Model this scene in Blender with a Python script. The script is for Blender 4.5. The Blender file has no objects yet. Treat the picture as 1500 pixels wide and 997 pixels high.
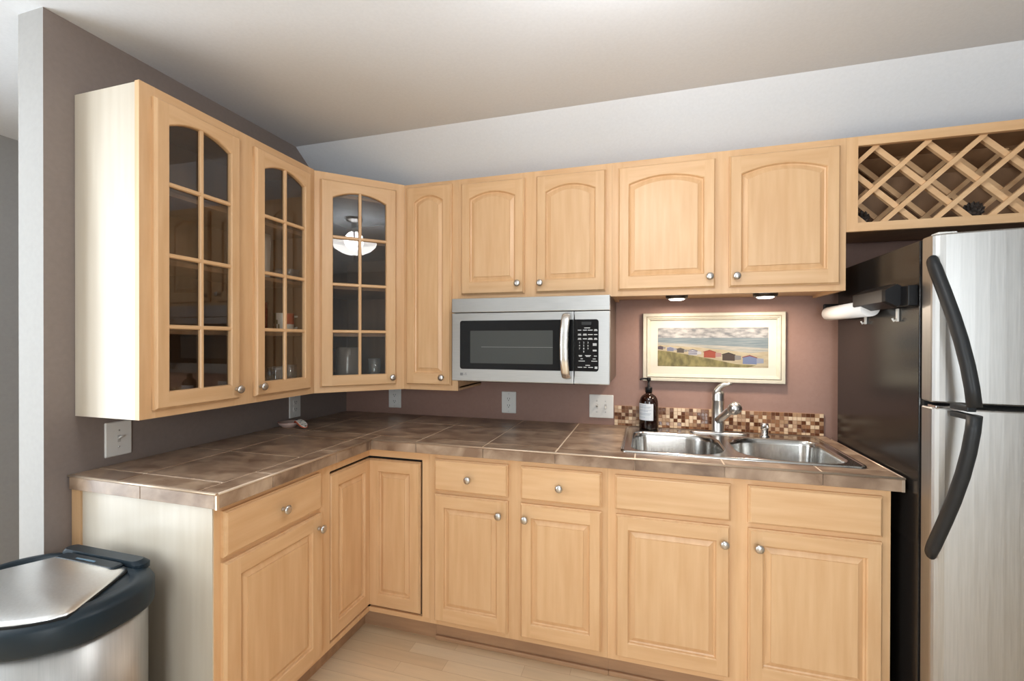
import bpy, bmesh, math, random
from mathutils import Matrix, Vector
random.seed(7)
PI = math.pi
scene = bpy.context.scene
COL = scene.collection

# ------------------------------------------------------------------ camera
cam_data = bpy.data.cameras.new('camera')
cam = bpy.data.objects.new('camera', cam_data)
COL.objects.link(cam)
cam_data.sensor_width = 36.0
cam_data.lens = 15.946
cam_data.shift_y = 0.00233
cam_data.clip_start = 0.02
RGT = (0.95821, 0.28605, 0.002245)
UPV = (-0.003257, 0.003063, 0.99999)
FWD = (-0.286043, 0.958209, -0.003867)
M = Matrix(((RGT[0], UPV[0], -FWD[0], 1.86538),
            (RGT[1], UPV[1], -FWD[1], -2.46608),
            (RGT[2], UPV[2], -FWD[2], 1.38736),
            (0, 0, 0, 1)))
cam.matrix_world = M
scene.camera = cam

# ------------------------------------------------------------------ world, light, exposure
vs = scene.view_settings
scene.display_settings.display_device = 'sRGB'
vs.view_transform = 'Standard'
vs.look = 'None'
vs.exposure = 0.0
vs.gamma = 1.0
vs.use_curve_mapping = False
scene.cycles.use_denoising = True
scene.cycles.max_bounces = 10
scene.cycles.diffuse_bounces = 5
scene.cycles.glossy_bounces = 5
scene.cycles.transparent_max_bounces = 16
scene.cycles.sample_clamp_indirect = 6.0
scene.cycles.caustics_reflective = False
scene.cycles.caustics_refractive = False
world = bpy.data.worlds.new('world')
scene.world = world
world.use_nodes = True
wbg = world.node_tree.nodes['Background']
wbg.inputs[0].default_value = (0.75, 0.87, 1.0, 1)
wbg.inputs[1].default_value = 1.5


def area(name, loc, rot, sx, sy, power, col):
    d = bpy.data.lights.new(name, 'AREA')
    d.shape = 'RECTANGLE'
    d.size, d.size_y = sx, sy
    d.energy = power
    d.color = col
    o = bpy.data.objects.new(name, d)
    o.location = loc
    o.rotation_euler = rot
    COL.objects.link(o)
    return o


# daylight at the hall window, and fill at an added window behind the camera
YS = -4.6
XE = 4.6
area('window_daylight', (-1.3775 - 0.16, -3.0, 1.28), (0, -PI / 2, 0), 1.95, 1.9, 92, (0.93, 0.97, 1.0))
area('window_daylight', (2.52, YS - 0.16, 1.35), (PI / 2, 0, 0), 1.15, 1.7, 70, (0.93, 0.97, 1.0))  # fill lamp at the added front window

# ------------------------------------------------------------------ materials
def s2l(c):
    return tuple(((v / 255) / 12.92 if v / 255 <= 0.04045 else ((v / 255 + 0.055) / 1.055) ** 2.4) for v in c)


def rgba(c):
    return (c[0], c[1], c[2], 1.0)


MATS = {}


def mat(name, col, rough=0.5, metal=0.0, spec=0.5, emit=None, coat=0.0):
    m = bpy.data.materials.new(name)
    m.use_nodes = True
    b = m.node_tree.nodes['Principled BSDF']
    b.inputs['Base Color'].default_value = rgba(col)
    b.inputs['Roughness'].default_value = rough
    b.inputs['Metallic'].default_value = metal
    b.inputs['Specular IOR Level'].default_value = spec
    b.inputs['Coat Weight'].default_value = coat
    if emit:
        b.inputs['Emission Color'].default_value = rgba(emit[0])
        b.inputs['Emission Strength'].default_value = emit[1]
    MATS[name] = m
    return m


def noise_mix(m, c1, c2, scale=(1, 1, 1), nscale=5.0, detail=5.0, lo=0.35, hi=0.65, bump=0.0, world_rand=0.0, rough_var=None, dist=0.0):
    nt = m.node_tree
    b = nt.nodes['Principled BSDF']
    tc = nt.nodes.new('ShaderNodeTexCoord')
    mp = nt.nodes.new('ShaderNodeMapping')
    mp.inputs['Scale'].default_value = scale
    nz = nt.nodes.new('ShaderNodeTexNoise')
    nz.inputs['Scale'].default_value = nscale
    nz.inputs['Detail'].default_value = detail
    nz.inputs['Distortion'].default_value = dist
    rp = nt.nodes.new('ShaderNodeValToRGB')
    rp.color_ramp.elements[0].position = lo
    rp.color_ramp.elements[1].position = hi
    rp.color_ramp.elements[0].color = rgba(c1)
    rp.color_ramp.elements[1].color = rgba(c2)
    nt.links.new(tc.outputs['Object'], mp.inputs['Vector'])
    nt.links.new(mp.outputs['Vector'], nz.inputs['Vector'])
    nt.links.new(nz.outputs['Fac'], rp.inputs['Fac'])
    out = rp.outputs['Color']
    if world_rand > 0:
        oi = nt.nodes.new('ShaderNodeObjectInfo')
        mx = nt.nodes.new('ShaderNodeMapRange')
        mx.inputs['To Min'].default_value = 1 - world_rand
        mx.inputs['To Max'].default_value = 1 + world_rand
        hs = nt.nodes.new('ShaderNodeHueSaturation')
        nt.links.new(oi.outputs['Random'], mx.inputs['Value'])
        nt.links.new(mx.outputs['Result'], hs.inputs['Value'])
        nt.links.new(out, hs.inputs['Color'])
        out = hs.outputs['Color']
        # shift the grain from object to object
        ad = nt.nodes.new('ShaderNodeVectorMath')
        ad.operation = 'ADD'
        sc = nt.nodes.new('ShaderNodeVectorMath')
        sc.operation = 'SCALE'
        sc.inputs[0].default_value = (13, 7, 17)
        nt.links.new(oi.outputs['Random'], sc.inputs['Scale'])
        nt.links.new(tc.outputs['Object'], ad.inputs[0])
        nt.links.new(sc.outputs['Vector'], ad.inputs[1])
        nt.links.new(ad.outputs['Vector'], mp.inputs['Vector'])
    nt.links.new(out, b.inputs['Base Color'])
    if bump > 0:
        bp = nt.nodes.new('ShaderNodeBump')
        bp.inputs['Strength'].default_value = bump
        bp.inputs['Distance'].default_value = 0.002
        nt.links.new(nz.outputs['Fac'], bp.inputs['Height'])
        nt.links.new(bp.outputs['Normal'], b.inputs['Normal'])
    if rough_var:
        mr = nt.nodes.new('ShaderNodeMapRange')
        mr.inputs['To Min'].default_value = rough_var[0]
        mr.inputs['To Max'].default_value = rough_var[1]
        nt.links.new(nz.outputs['Fac'], mr.inputs['Value'])
        nt.links.new(mr.outputs['Result'], b.inputs['Roughness'])
    return m


W1, W2 = s2l((209, 167, 123)), s2l((221, 183, 140))
maple_v = noise_mix(mat('maple_vertical', W1, 0.38), W1, W2, (13, 13, 1.1), 3.0, 6, 0.3, 0.7, 0, 0.035)
maple_h = noise_mix(mat('maple_horizontal', W1, 0.38), W1, W2, (1.1, 13, 13), 3.0, 6, 0.3, 0.7, 0, 0.035)
maple_in_shade = noise_mix(mat('maple_interior', W1, 0.5), s2l((134, 102, 74)), s2l((150, 116, 86)), (6, 6, 0.9), 3.0, 4, 0.3, 0.7)  # same maple; shade of the cabinet interiors is put into the colour
maple_pale = noise_mix(mat('maple_end_veneer', W2, 0.33), s2l((196, 186, 170)), s2l((208, 200, 186)), (7, 7, 0.6), 3.0, 5, 0.3, 0.7)
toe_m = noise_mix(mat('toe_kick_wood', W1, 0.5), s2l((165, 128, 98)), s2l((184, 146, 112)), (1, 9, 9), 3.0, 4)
nickel = mat('brushed_nickel', (0.62, 0.61, 0.60), 0.28, 1.0)
chrome = mat('chrome', (0.72, 0.71, 0.70), 0.12, 1.0)


def brushed(name, col, rough, scale, amp=0.12):
    m = mat(name, col, rough, 1.0)
    c1 = tuple(v * (1 - amp) for v in col)
    noise_mix(m, c1, col, scale, 40.0, 3, 0.3, 0.7, 0.02, 0, (rough - 0.05, rough + 0.07))
    return m


steel_h = brushed('brushed_steel_horizontal', (0.46, 0.46, 0.455), 0.40, (0.3, 6, 12))
steel_v = brushed('brushed_steel_vertical', (0.47, 0.465, 0.455), 0.40, (6, 6, 0.2))
steel_sink = brushed('sink_steel', (0.52, 0.51, 0.49), 0.19, (6, 6, 0.4), 0.08)
steel_lid = brushed('lid_steel', (0.92, 0.93, 0.93), 0.34, (4, 4, 4), 0.06)
black_plastic = mat('black_plastic', (0.009, 0.009, 0.010), 0.42, 0, 0.22)
lid_black = mat('blue_black_plastic', (0.011, 0.021, 0.030), 0.4, 0, 0.3)
handle_black = mat('handle_black', (0.018, 0.020, 0.022), 0.45, 0, 0.3)
gap_black = mat('gap_black', (0.005, 0.005, 0.005), 0.8)
fridge_black = noise_mix(mat('fridge_side_black', (0.012, 0.01, 0.009), 0.2, 0, 0.35), (0.012, 0.0105, 0.01), (0.018, 0.016, 0.015), (1, 1, 1), 160, 2, 0.3, 0.7, 0.12)
black_glass = mat('black_glass', (0.007, 0.007, 0.008), 0.08, 0, 0.22)
window_mesh = mat('oven_window', (0.055, 0.059, 0.057), 0.2, 0, 0.3)
white_plastic = mat('white_plastic', s2l((225, 224, 220)), 0.4)
white_paper = mat('white_paper', s2l((238, 238, 238)), 0.9)
legend_white = mat('legend_white', s2l((215, 215, 215)), 0.6)
slot_dark = mat('slot_dark', (0.02, 0.02, 0.02), 0.6)
wall_m = noise_mix(mat('wall_taupe', (0.24, 0.19, 0.17), 0.62), s2l((149, 117, 105)), s2l((153, 121, 109)), (1, 1, 1), 60, 3, 0.3, 0.7, 0.05)
wall_left_m = noise_mix(mat('wall_grey_taupe', (0.2, 0.2, 0.2), 0.62), s2l((131, 119, 113)), s2l((135, 123, 117)), (1, 1, 1), 60, 3, 0.3, 0.7, 0.05)
wall_grey = noise_mix(mat('wall_grey', (0.4, 0.4, 0.4), 0.7), s2l((158, 157, 156)), s2l((162, 161, 160)), (1, 1, 1), 60, 3, 0.3, 0.7, 0.05)
wall_pale = noise_mix(mat('wall_pale', (0.6, 0.6, 0.6), 0.7), s2l((196, 195, 192)), s2l((200, 199, 196)), (1, 1, 1), 60, 3, 0.3, 0.7, 0.05)
ceil_m = noise_mix(mat('ceiling_white', (0.7, 0.7, 0.7), 0.8), s2l((225, 230, 237)), s2l((229, 234, 241)), (1, 1, 1), 90, 3, 0.3, 0.7, 0.05)
trim_white = mat('trim_white', s2l((235, 235, 232)), 0.4)
grout_m = mat('grout', s2l((224, 204, 182)), 0.8)
edge_trim_m = mat('edge_trim_metal', s2l((206, 186, 165)), 0.32, 0.55)
tile_ms = []
for i, (a, b) in enumerate((((122, 97, 78), (180, 156, 134)), ((130, 104, 84), (186, 163, 140)), ((114, 91, 74), (172, 148, 126)))):
    t = mat('slate_tile_%s' % 'abc'[i], s2l(a), 0.3)
    noise_mix(t, s2l(a), s2l(b), (1, 1.4, 1), 10, 10, 0.36, 0.70, 0.08, 0, (0.24, 0.42), 0.45)
    tile_ms.append(t)
mosaic_ms = [mat('mosaic_%d' % i, s2l(c), r) for i, (c, r) in enumerate((((222, 196, 164), .35), ((96, 58, 38), .08), ((150, 108, 78), .12), ((186, 152, 122), .3), ((122, 84, 62), .1), ((170, 134, 100), .3)))]
mosaic_grout = mat('mosaic_grout', s2l((172, 138, 110)), 0.8)
frame_cream = noise_mix(mat('frame_cream', (0.8, 0.77, 0.68), 0.45), s2l((188, 182, 165)), s2l((196, 190, 174)), (1, 1, 1), 30, 3)
mat_board = mat('mat_board', s2l((196, 191, 178)), 0.8)
groove_m = mat('frame_groove', s2l((140, 130, 112)), 0.6)
amber = mat('amber_glass', s2l((32, 12, 7)), 0.07, 0.0, 0.6)
label_paper = mat('label_paper', s2l((225, 228, 232)), 0.7)
label_ink = mat('label_ink', s2l((176, 184, 194)), 0.8)
bronze = mat('dark_bronze', s2l((70, 62, 56)), 0.35, 0.7)
puck_lens = mat('puck_lens', (1, 0.95, 0.88), 0.4, emit=((1.0, 0.9, 0.76), 9.0))
lamp_glass = bpy.data.materials.new('lamp_glass')
lamp_glass.use_nodes = True
_nt = lamp_glass.node_tree
_nt.nodes.clear()
_o = _nt.nodes.new('ShaderNodeOutputMaterial')
_t = _nt.nodes.new('ShaderNodeBsdfTransparent')
_t.inputs[0].default_value = (.55, .54, .52, 1)
_e = _nt.nodes.new('ShaderNodeEmission')
_e.inputs[0].default_value = (1, .98, .95, 1)
_e.inputs[1].default_value = 9.0
_a = _nt.nodes.new('ShaderNodeAddShader')
_nt.links.new(_t.outputs[0], _a.inputs[0])
_nt.links.new(_e.outputs[0], _a.inputs[1])
_nt.links.new(_a.outputs[0], _o.inputs[0])
ceramic_white = mat('ceramic_white', s2l((222, 216, 205)), 0.2)
ceramic_red = mat('red_glaze', s2l((176, 70, 42)), 0.25)
ceramic_green = mat('green_glaze', s2l((128, 122, 92)), 0.25)
dark_red = mat('dark_red_glass', s2l((110, 30, 22)), 0.2)
pink_glaze = mat('pink_glaze', s2l((205, 178, 168)), 0.25)
orange_m = mat('orange_glaze', s2l((205, 92, 56)), 0.3)
blue_m = mat('blue_glaze', s2l((70, 96, 128)), 0.25)
grey_glass = mat('grey_pitcher', s2l((120, 112, 104)), 0.15)
pine_m = noise_mix(mat('pine_cone_brown', (0.03, 0.02, 0.015), 0.7), (0.02, 0.015, 0.012), (0.07, 0.05, 0.04), (1, 1, 1), 40, 2)


def glass_material(name, tint, gloss, fres=1.45, milk=0.0):
    m = bpy.data.materials.new(name)
    m.use_nodes = True
    nt = m.node_tree
    nt.nodes.clear()
    out = nt.nodes.new('ShaderNodeOutputMaterial')
    tr = nt.nodes.new('ShaderNodeBsdfTransparent')
    tr.inputs[0].default_value = rgba(tint)
    gl = nt.nodes.new('ShaderNodeBsdfGlossy')
    gl.inputs['Roughness'].default_value = gloss
    fr = nt.nodes.new('ShaderNodeFresnel')
    fr.inputs[0].default_value = fres
    mx = nt.nodes.new('ShaderNodeMixShader')
    ge = nt.nodes.new('ShaderNodeNewGeometry')
    iv = nt.nodes.new('ShaderNodeMath')
    iv.operation = 'SUBTRACT'
    iv.inputs[0].default_value = 1.0
    nt.links.new(ge.outputs['Backfacing'], iv.inputs[1])
    mu = nt.nodes.new('ShaderNodeMath')
    mu.operation = 'MULTIPLY'
    nt.links.new(fr.outputs[0], mu.inputs[0])
    nt.links.new(iv.outputs[0], mu.inputs[1])
    nt.links.new(mu.outputs[0], mx.inputs[0])
    nt.links.new(tr.outputs[0], mx.inputs[1])
    nt.links.new(gl.outputs[0], mx.inputs[2])
    if milk > 0:
        df = nt.nodes.new('ShaderNodeBsdfDiffuse')
        df.inputs[0].default_value = (.8, .8, .8, 1)
        m2 = nt.nodes.new('ShaderNodeMixShader')
        m2.inputs[0].default_value = milk
        nt.links.new(mx.outputs[0], m2.inputs[1])
        nt.links.new(df.outputs[0], m2.inputs[2])
        mx = m2
    nt.links.new(mx.outputs[0], out.inputs[0])
    return m


pane_m = glass_material('cabinet_glass', (0.90, 0.90, 0.89), 0.0, 1.85)
clear_glass = glass_material('clear_glass', (0.78, 0.80, 0.80), 0.05, 2.3, 0.14)
window_glass = glass_material('window_glass', (0.97, 0.98, 0.98), 0.0, 1.4)


def floor_material():
    m = mat('maple_laminate', s2l((222, 192, 155)), 0.33)
    nt = m.node_tree
    b = nt.nodes['Principled BSDF']
    tc = nt.nodes.new('ShaderNodeTexCoord')
    br = nt.nodes.new('ShaderNodeTexBrick')
    br.inputs['Scale'].default_value = 1.0
    br.inputs['Brick Width'].default_value = 0.52
    br.inputs['Row Height'].default_value = 0.066
    br.inputs['Mortar Size'].default_value = 0.0006
    br.inputs['Color1'].default_value = rgba(s2l((230, 206, 172)))
    br.inputs['Color2'].default_value = rgba(s2l((216, 187, 149)))
    br.inputs['Mortar'].default_value = rgba(s2l((186, 152, 116)))
    br.offset = 0.37
    nt.links.new(tc.outputs['Object'], br.inputs['Vector'])
    mp = nt.nodes.new('ShaderNodeMapping')
    mp.inputs['Scale'].default_value = (1.2, 14, 1)
    nz = nt.nodes.new('ShaderNodeTexNoise')
    nz.inputs['Scale'].default_value = 4
    nz.inputs['Detail'].default_value = 6
    nt.links.new(tc.outputs['Object'], mp.inputs['Vector'])
    nt.links.new(mp.outputs['Vector'], nz.inputs['Vector'])
    mr = nt.nodes.new('ShaderNodeMapRange')
    mr.inputs['To Min'].default_value = 0.88
    mr.inputs['To Max'].default_value = 1.1
    nt.links.new(nz.outputs['Fac'], mr.inputs['Value'])
    hs = nt.nodes.new('ShaderNodeHueSaturation')
    nt.links.new(mr.outputs['Result'], hs.inputs['Value'])
    nt.links.new(br.outputs['Color'], hs.inputs['Color'])
    nt.links.new(hs.outputs['Color'], b.inputs['Base Color'])
    return m


floor_m = floor_material()

# ------------------------------------------------------------------ mesh builder
class MB:
    def __init__(s):
        s.bm = bmesh.new()
        s.mats = []

    def mi(s, m):
        if m not in s.mats:
            s.mats.append(m)
        return s.mats.index(m)

    def face(s, pts, m, smooth=False):
        vs_ = [s.bm.verts.new(p) for p in pts]
        try:
            f = s.bm.faces.new(vs_)
        except ValueError:
            return None
        f.material_index = s.mi(m)
        f.smooth = smooth
        return f

    def box(s, x0, x1, y0, y1, z0, z1, m, bev=0.0, seg=2):
        x0, x1 = min(x0, x1), max(x0, x1)
        y0, y1 = min(y0, y1), max(y0, y1)
        z0, z1 = min(z0, z1), max(z0, z1)
        v = [s.bm.verts.new(p) for p in ((x0, y0, z0), (x1, y0, z0), (x1, y1, z0), (x0, y1, z0), (x0, y0, z1), (x1, y0, z1), (x1, y1, z1), (x0, y1, z1))]
        fs = []
        for q in ((0, 3, 2, 1), (4, 5, 6, 7), (0, 1, 5, 4), (1, 2, 6, 5), (2, 3, 7, 6), (3, 0, 4, 7)):
            f = s.bm.faces.new([v[i] for i in q])
            f.material_index = s.mi(m)
            fs.append(f)
        if bev > 0:
            es = list({e for f in fs for e in f.edges})
            r = bmesh.ops.bevel(s.bm, geom=es, offset=bev, segments=seg, affect='EDGES', profile=0.6, clamp_overlap=True)
            for f in r['faces']:
                f.material_index = s.mi(m)
        return s

    def rings(s, rings, m, cap0=True, cap1=True, smooth=False, closed=True, mats=None):
        vr = [[s.bm.verts.new(p) for p in r] for r in rings]
        n = len(vr[0])
        for k in range(len(vr) - 1):
            mm = mats[k] if mats else m
            for i in range(n if closed else n - 1):
                j = (i + 1) % n
                try:
                    f = s.bm.faces.new((vr[k][i], vr[k][j], vr[k + 1][j], vr[k + 1][i]))
                except ValueError:
                    continue
                f.material_index = s.mi(mm)
                f.smooth = smooth
        if cap0:
            f = s.bm.faces.new(list(reversed(vr[0])))
            f.material_index = s.mi(mats[0] if mats else m)
        if cap1:
            f = s.bm.faces.new(vr[-1])
            f.material_index = s.mi(mats[-1] if mats else m)
        return s

    def lathe(s, prof, m, c=(0, 0, 0), axis='z', seg=28, cap0=True, cap1=True, smooth=True, mats=None):
        rs = []
        for r, h in prof:
            r = max(r, 1e-5)
            ring = []
            for i in range(seg):
                a = 2 * PI * i / seg
                u, v = r * math.cos(a), r * math.sin(a)
                if axis == 'z':
                    p = (c[0] + u, c[1] + v, c[2] + h)
                elif axis == '-y':
                    p = (c[0] + u, c[1] - h, c[2] + v)
                elif axis == 'y':
                    p = (c[0] - u, c[1] + h, c[2] + v)
                else:
                    p = (c[0] + h, c[1] + u, c[2] + v)
                ring.append(p)
            rs.append(ring)
        return s.rings(rs, m, cap0, cap1, smooth, mats=mats)

    def tube(s, path, rad, m, seg=12, squash=None, up=(0, 0, 1), smooth=True):
        """rad: number or list; squash: (wide, thin) factors across / along the normal"""
        P = [Vector(p) for p in path]
        n = len(P)
        rad = rad if isinstance(rad, (list, tuple)) else [rad] * n
        upv = Vector(up)
        rs = []
        for i in range(n):
            t = (P[min(i + 1, n - 1)] - P[max(i - 1, 0)]).normalized()
            a = t.cross(upv)
            if a.length < 1e-4:
                a = t.cross(Vector((1, 0, 0)))
            a.normalize()
            b = a.cross(t).normalized()
            wa, wb = squash if squash else (1, 1)
            rs.append([tuple(P[i] + a * (math.cos(2 * PI * k / seg) * rad[i] * wa) + b * (math.sin(2 * PI * k / seg) * rad[i] * wb)) for k in range(seg)])
        return s.rings(rs, m, True, True, smooth)

    def text(s, txt, size, m, mtx):
        cu = bpy.data.curves.new('lettering', 'FONT')
        cu.body = txt
        cu.size = size
        cu.extrude = 0.0003
        cu.align_x = 'CENTER'
        cu.align_y = 'CENTER'
        cu.resolution_u = 2
        ob = bpy.data.objects.new('lettering', cu)
        COL.objects.link(ob)
        dg = bpy.context.evaluated_depsgraph_get()
        me = bpy.data.meshes.new_from_object(ob.evaluated_get(dg))
        me.transform(mtx)
        n0 = len(s.bm.faces)
        s.bm.from_mesh(me)
        s.bm.faces.ensure_lookup_table()
        k = s.mi(m)
        for f in s.bm.faces[n0:]:
            f.material_index = k
        bpy.data.objects.remove(ob)
        bpy.data.curves.remove(cu)
        bpy.data.meshes.remove(me)
        return s

    def build(s, name, parent=None, loc=(0, 0, 0), rotz=0.0, recalc=True):
        if recalc:
            bmesh.ops.recalc_face_normals(s.bm, faces=s.bm.faces)
        me = bpy.data.meshes.new(name)
        s.bm.to_mesh(me)
        s.bm.free()
        for m in s.mats:
            me.materials.append(m)
        o = bpy.data.objects.new(name, me)
        COL.objects.link(o)
        o.location = loc
        o.rotation_euler = (0, 0, rotz)
        if parent:
            o.parent = parent
        return o


def tag(o, label=None, cat=None, group=None, kind=None):
    if label:
        o['label'] = label
    if cat:
        o['category'] = cat
    if group:
        o['group'] = group
    if kind:
        o['kind'] = kind
    return o


def thing(name, label, cat, loc=(0, 0, 0), rotz=0.0, group=None):
    o = bpy.data.objects.new(name, None)
    o.empty_display_size = 0.05
    COL.objects.link(o)
    o.location = loc
    o.rotation_euler = (0, 0, rotz)
    return tag(o, label, cat, group)


def structure(mb, name, label, cat):
    return tag(mb.build(name), label, cat, None, 'structure')


def copy_tree(o, parent=None):
    c = o.copy()
    COL.objects.link(c)
    if parent:
        c.parent = parent
    for ch in list(o.children):
        copy_tree(ch, c)
    return c


# ------------------------------------------------------------------ the room
YB = 0.04          # back wall face
ZC = 2.458         # flat ceiling
YCR = -0.4035      # crease where the ceiling starts to slope
ZS = ZC - 0.717 * (YB - YCR)
XW = -1.3775
T = 0.12

structure(MB().box(XW - T, XE + T, YS - T, YB + T, -0.06, 0.0, floor_m), 'floor', 'pale maple plank floor in front of the cabinets', 'floor')
c_ = MB()
c_.box(XW - T, XE + T, YS - T, YCR, ZC, ZC + 0.06, ceil_m)
structure(c_, 'ceiling', 'flat white ceiling over the kitchen', 'ceiling')
c_ = MB()
prof = [(YCR, ZC), (YB, ZS), (YB, ZS + 0.08), (YCR, ZC + 0.06)]
c_.rings([[(x, y, z) for y, z in prof] for x in (XW - T, XE + T)], ceil_m)
structure(c_, 'ceiling_slope', 'sloped white ceiling strip above the back cabinets', 'ceiling')
structure(MB().box(XW - T, XE + T, YB, YB + T, 0, ZS + 0.3, wall_m), 'wall_back', 'mauve brown painted back wall behind the counter', 'wall')
# left wall of the kitchen: a partition that stops short of the camera
w = MB()
pr = [(-1.497, 0), (YB, 0), (YB, ZS), (YCR, ZC), (-1.497, ZC)]
w.face([(0, y, z) for y, z in pr], wall_left_m)
w.face([(-0.1233, y, z) for y, z in pr], wall_grey)
w.face([(-0.1233, -1.497, 0), (0, -1.497, 0), (0, -1.497, ZC), (-0.1233, -1.497, ZC)], wall_grey)
w.face([(-0.1233, YB, 0), (0, YB, 0), (0, YB, ZS), (-0.1233, YB, ZS)], wall_m)
structure(w, 'wall_left', 'partition wall with taupe side and pale end left of the cabinets', 'wall')
structure(MB().box(XE, XE + T, YS - T, YB, 0, ZC, wall_grey), 'wall_right', 'grey wall far to the right of the refrigerator', 'wall')


def wall_with_holes(mb, x0, x1, z0, z1, holes, y0, y1, m):
    xs = sorted({x0, x1} | {h[0] for h in holes} | {h[1] for h in holes})
    for a, b in zip(xs[:-1], xs[1:]):
        hs = [h for h in holes if h[0] <= a + 1e-6 and h[1] >= b - 1e-6]
        if hs:
            h = hs[0]
            mb.box(a, b, y0, y1, z0, h[2], m)
            mb.box(a, b, y0, y1, h[3], z1, m)
        else:
            mb.box(a, b, y0, y1, z0, z1, m)


WINS = [('front', 1.92, 3.12, 0.48, 2.22), ('hall', -4.02, -1.98, 0.26, 2.30)]  # the front window is unseen, added for fill light
w = MB()
wall_with_holes(w, XW, XE, 0, ZC, [WINS[0][1:]], YS - T, YS, wall_pale)
structure(w, 'wall_front', 'pale wall with a window behind the camera', 'wall')
w = MB()
wall_with_holes(w, YS - T, YB, 0, ZC, [WINS[1][1:]], 0, T, wall_grey)
bmesh.ops.rotate(w.bm, verts=w.bm.verts, cent=(0, 0, 0), matrix=Matrix.Rotation(PI / 2, 3, 'Z'))
bmesh.ops.translate(w.bm, verts=w.bm.verts, vec=(XW, 0, 0))
structure(w, 'wall_hall', 'grey wall beyond the partition at the far left', 'wall')
for i, (side, a, b, z0, z1) in enumerate(WINS):
    f = MB()
    t = 0.05
    for (p, q, r, s_) in ((a, a + t, z0, z1), (b - t, b, z0, z1), (a, b, z0, z0 + t), (a, b, z1 - t, z1), ((a + b) / 2 - .02, (a + b) / 2 + .02, z0, z1)):
        f.box(p, q, -0.09, -0.03, r, s_, trim_white, 0.004)
    f.box(a - .06, b + .06, -0.001, .015, z0 - .07, z0, trim_white)
    f.box(a - .06, b + .06, -0.001, .015, z1, z1 + .07, trim_white)
    f.box(a - .06, a, -0.001, .015, z0, z1, trim_white)
    f.box(b, b + .06, -0.001, .015, z0, z1, trim_white)
    gp = MB().box(a + .02, b - .02, -0.064, -0.058, z0 + .02, z1 - .02, window_glass)
    for mb_ in (f, gp):
        if side == 'hall':
            for v in mb_.bm.verts:
                x, y, z = v.co
                v.co = (XW + y, x, z)
        else:
            for v in mb_.bm.verts:
                v.co.y += YS
    o = structure(f, 'window_%d' % (i + 1), ('window in the pale wall behind the camera', 'tall window in the grey wall left of the camera')[i], 'window')
    gp.build('glass_pane', o)

# ------------------------------------------------------------------ cabinet joinery
NS = 18


def opening(x0, x1, zb, zs, rise, ins):
    a, b, lo = x0 + ins, x1 - ins, zb + ins
    pts = [(a, lo), (b, lo)]
    xc, hw = (a + b) / 2, (b - a) / 2
    for i in range(NS + 1):
        u = 1 - 2 * i / NS
        z = zs - ins + (rise * (1 - u * u) if rise > 0 else 0)
        pts.append((xc + hw * u, z))
    return pts


def knob_mesh():
    k = MB()
    k.lathe([(0.0075, 0), (0.0075, 0.003), (0.0055, 0.006), (0.0055, 0.014), (0.0105, 0.017), (0.0155, 0.0205), (0.016, 0.0235), (0.0135, 0.027), (0.008, 0.0292), (0.0, 0.030)], nickel, (0, 0, 0), '-y', 24)
    return k


KNOB = []


def add_knob(parent, x, z, y=-0.02):
    if not KNOB:
        k = knob_mesh().build('knob', parent)
        KNOB.append(k.data)
    else:
        k = bpy.data.objects.new('knob', KNOB[0])
        COL.objects.link(k)
        k.parent = parent
    k.location = (x, y, z)
    return k


TH = 0.020


def door_shell(d, x0, x1, z0, z1, ox0, ox1, ozb, ozs, rise, back):
    """stiles, rails and the outer edge profile; face at y=-TH, back at y=0"""
    b = 0.007
    F = -TH
    L, R, B, Tp = x0 + b, x1 - b, z0 + b, z1 - b
    d.face([(L, F, B), (ox0, F, B), (ox0, F, Tp), (L, F, Tp)], maple_v)
    d.face([(ox1, F, B), (R, F, B), (R, F, Tp), (ox1, F, Tp)], maple_v)
    d.face([(ox0, F, B), (ox1, F, B), (ox1, F, ozb), (ox0, F, ozb)], maple_h)
    top = opening(ox0, ox1, ozb, ozs, rise, 0)[2:]
    for p, q in zip(top[:-1], top[1:]):
        d.face([(q[0], F, q[1]), (p[0], F, p[1]), (p[0], F, Tp), (q[0], F, Tp)], maple_h)

    def rect(i, y):
        return [(x0 + i, y, z0 + i), (x1 - i, y, z0 + i), (x1 - i, y, z1 - i), (x0 + i, y, z1 - i)]
    d.rings([rect(0.0, 0), rect(0.0, -0.011), rect(0.0025, -0.0125), rect(0.0045, -0.0165), rect(b, F)], maple_v, back, False)


def panel_door(name, cab, x0, x1, z0, z1, knob=None, stile=0.045, bot=0.06, top=0.06, rise=0.0, y=0.0):
    d = MB()
    ox0, ox1, ozb, ozs = x0 + stile, x1 - stile, z0 + bot, z1 - top
    door_shell(d, x0, x1, z0, z1, ox0, ox1, ozb, ozs, rise, True)
    F = -TH

    def ring(i, yy):
        return [(px, yy, pz) for px, pz in opening(ox0, ox1, ozb, ozs, rise, i)]
    d.rings([ring(0, F), ring(0.003, F + 0.003), ring(0.005, F + 0.010), ring(0.010, F + 0.0125), ring(0.0275, F + 0.0055), ring(0.0283, F + 0.0018)], maple_v, False, True)
    o = d.build(name, cab, (0, y, 0))
    if knob:
        add_knob(o, knob[0], knob[1])
    return o


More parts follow.
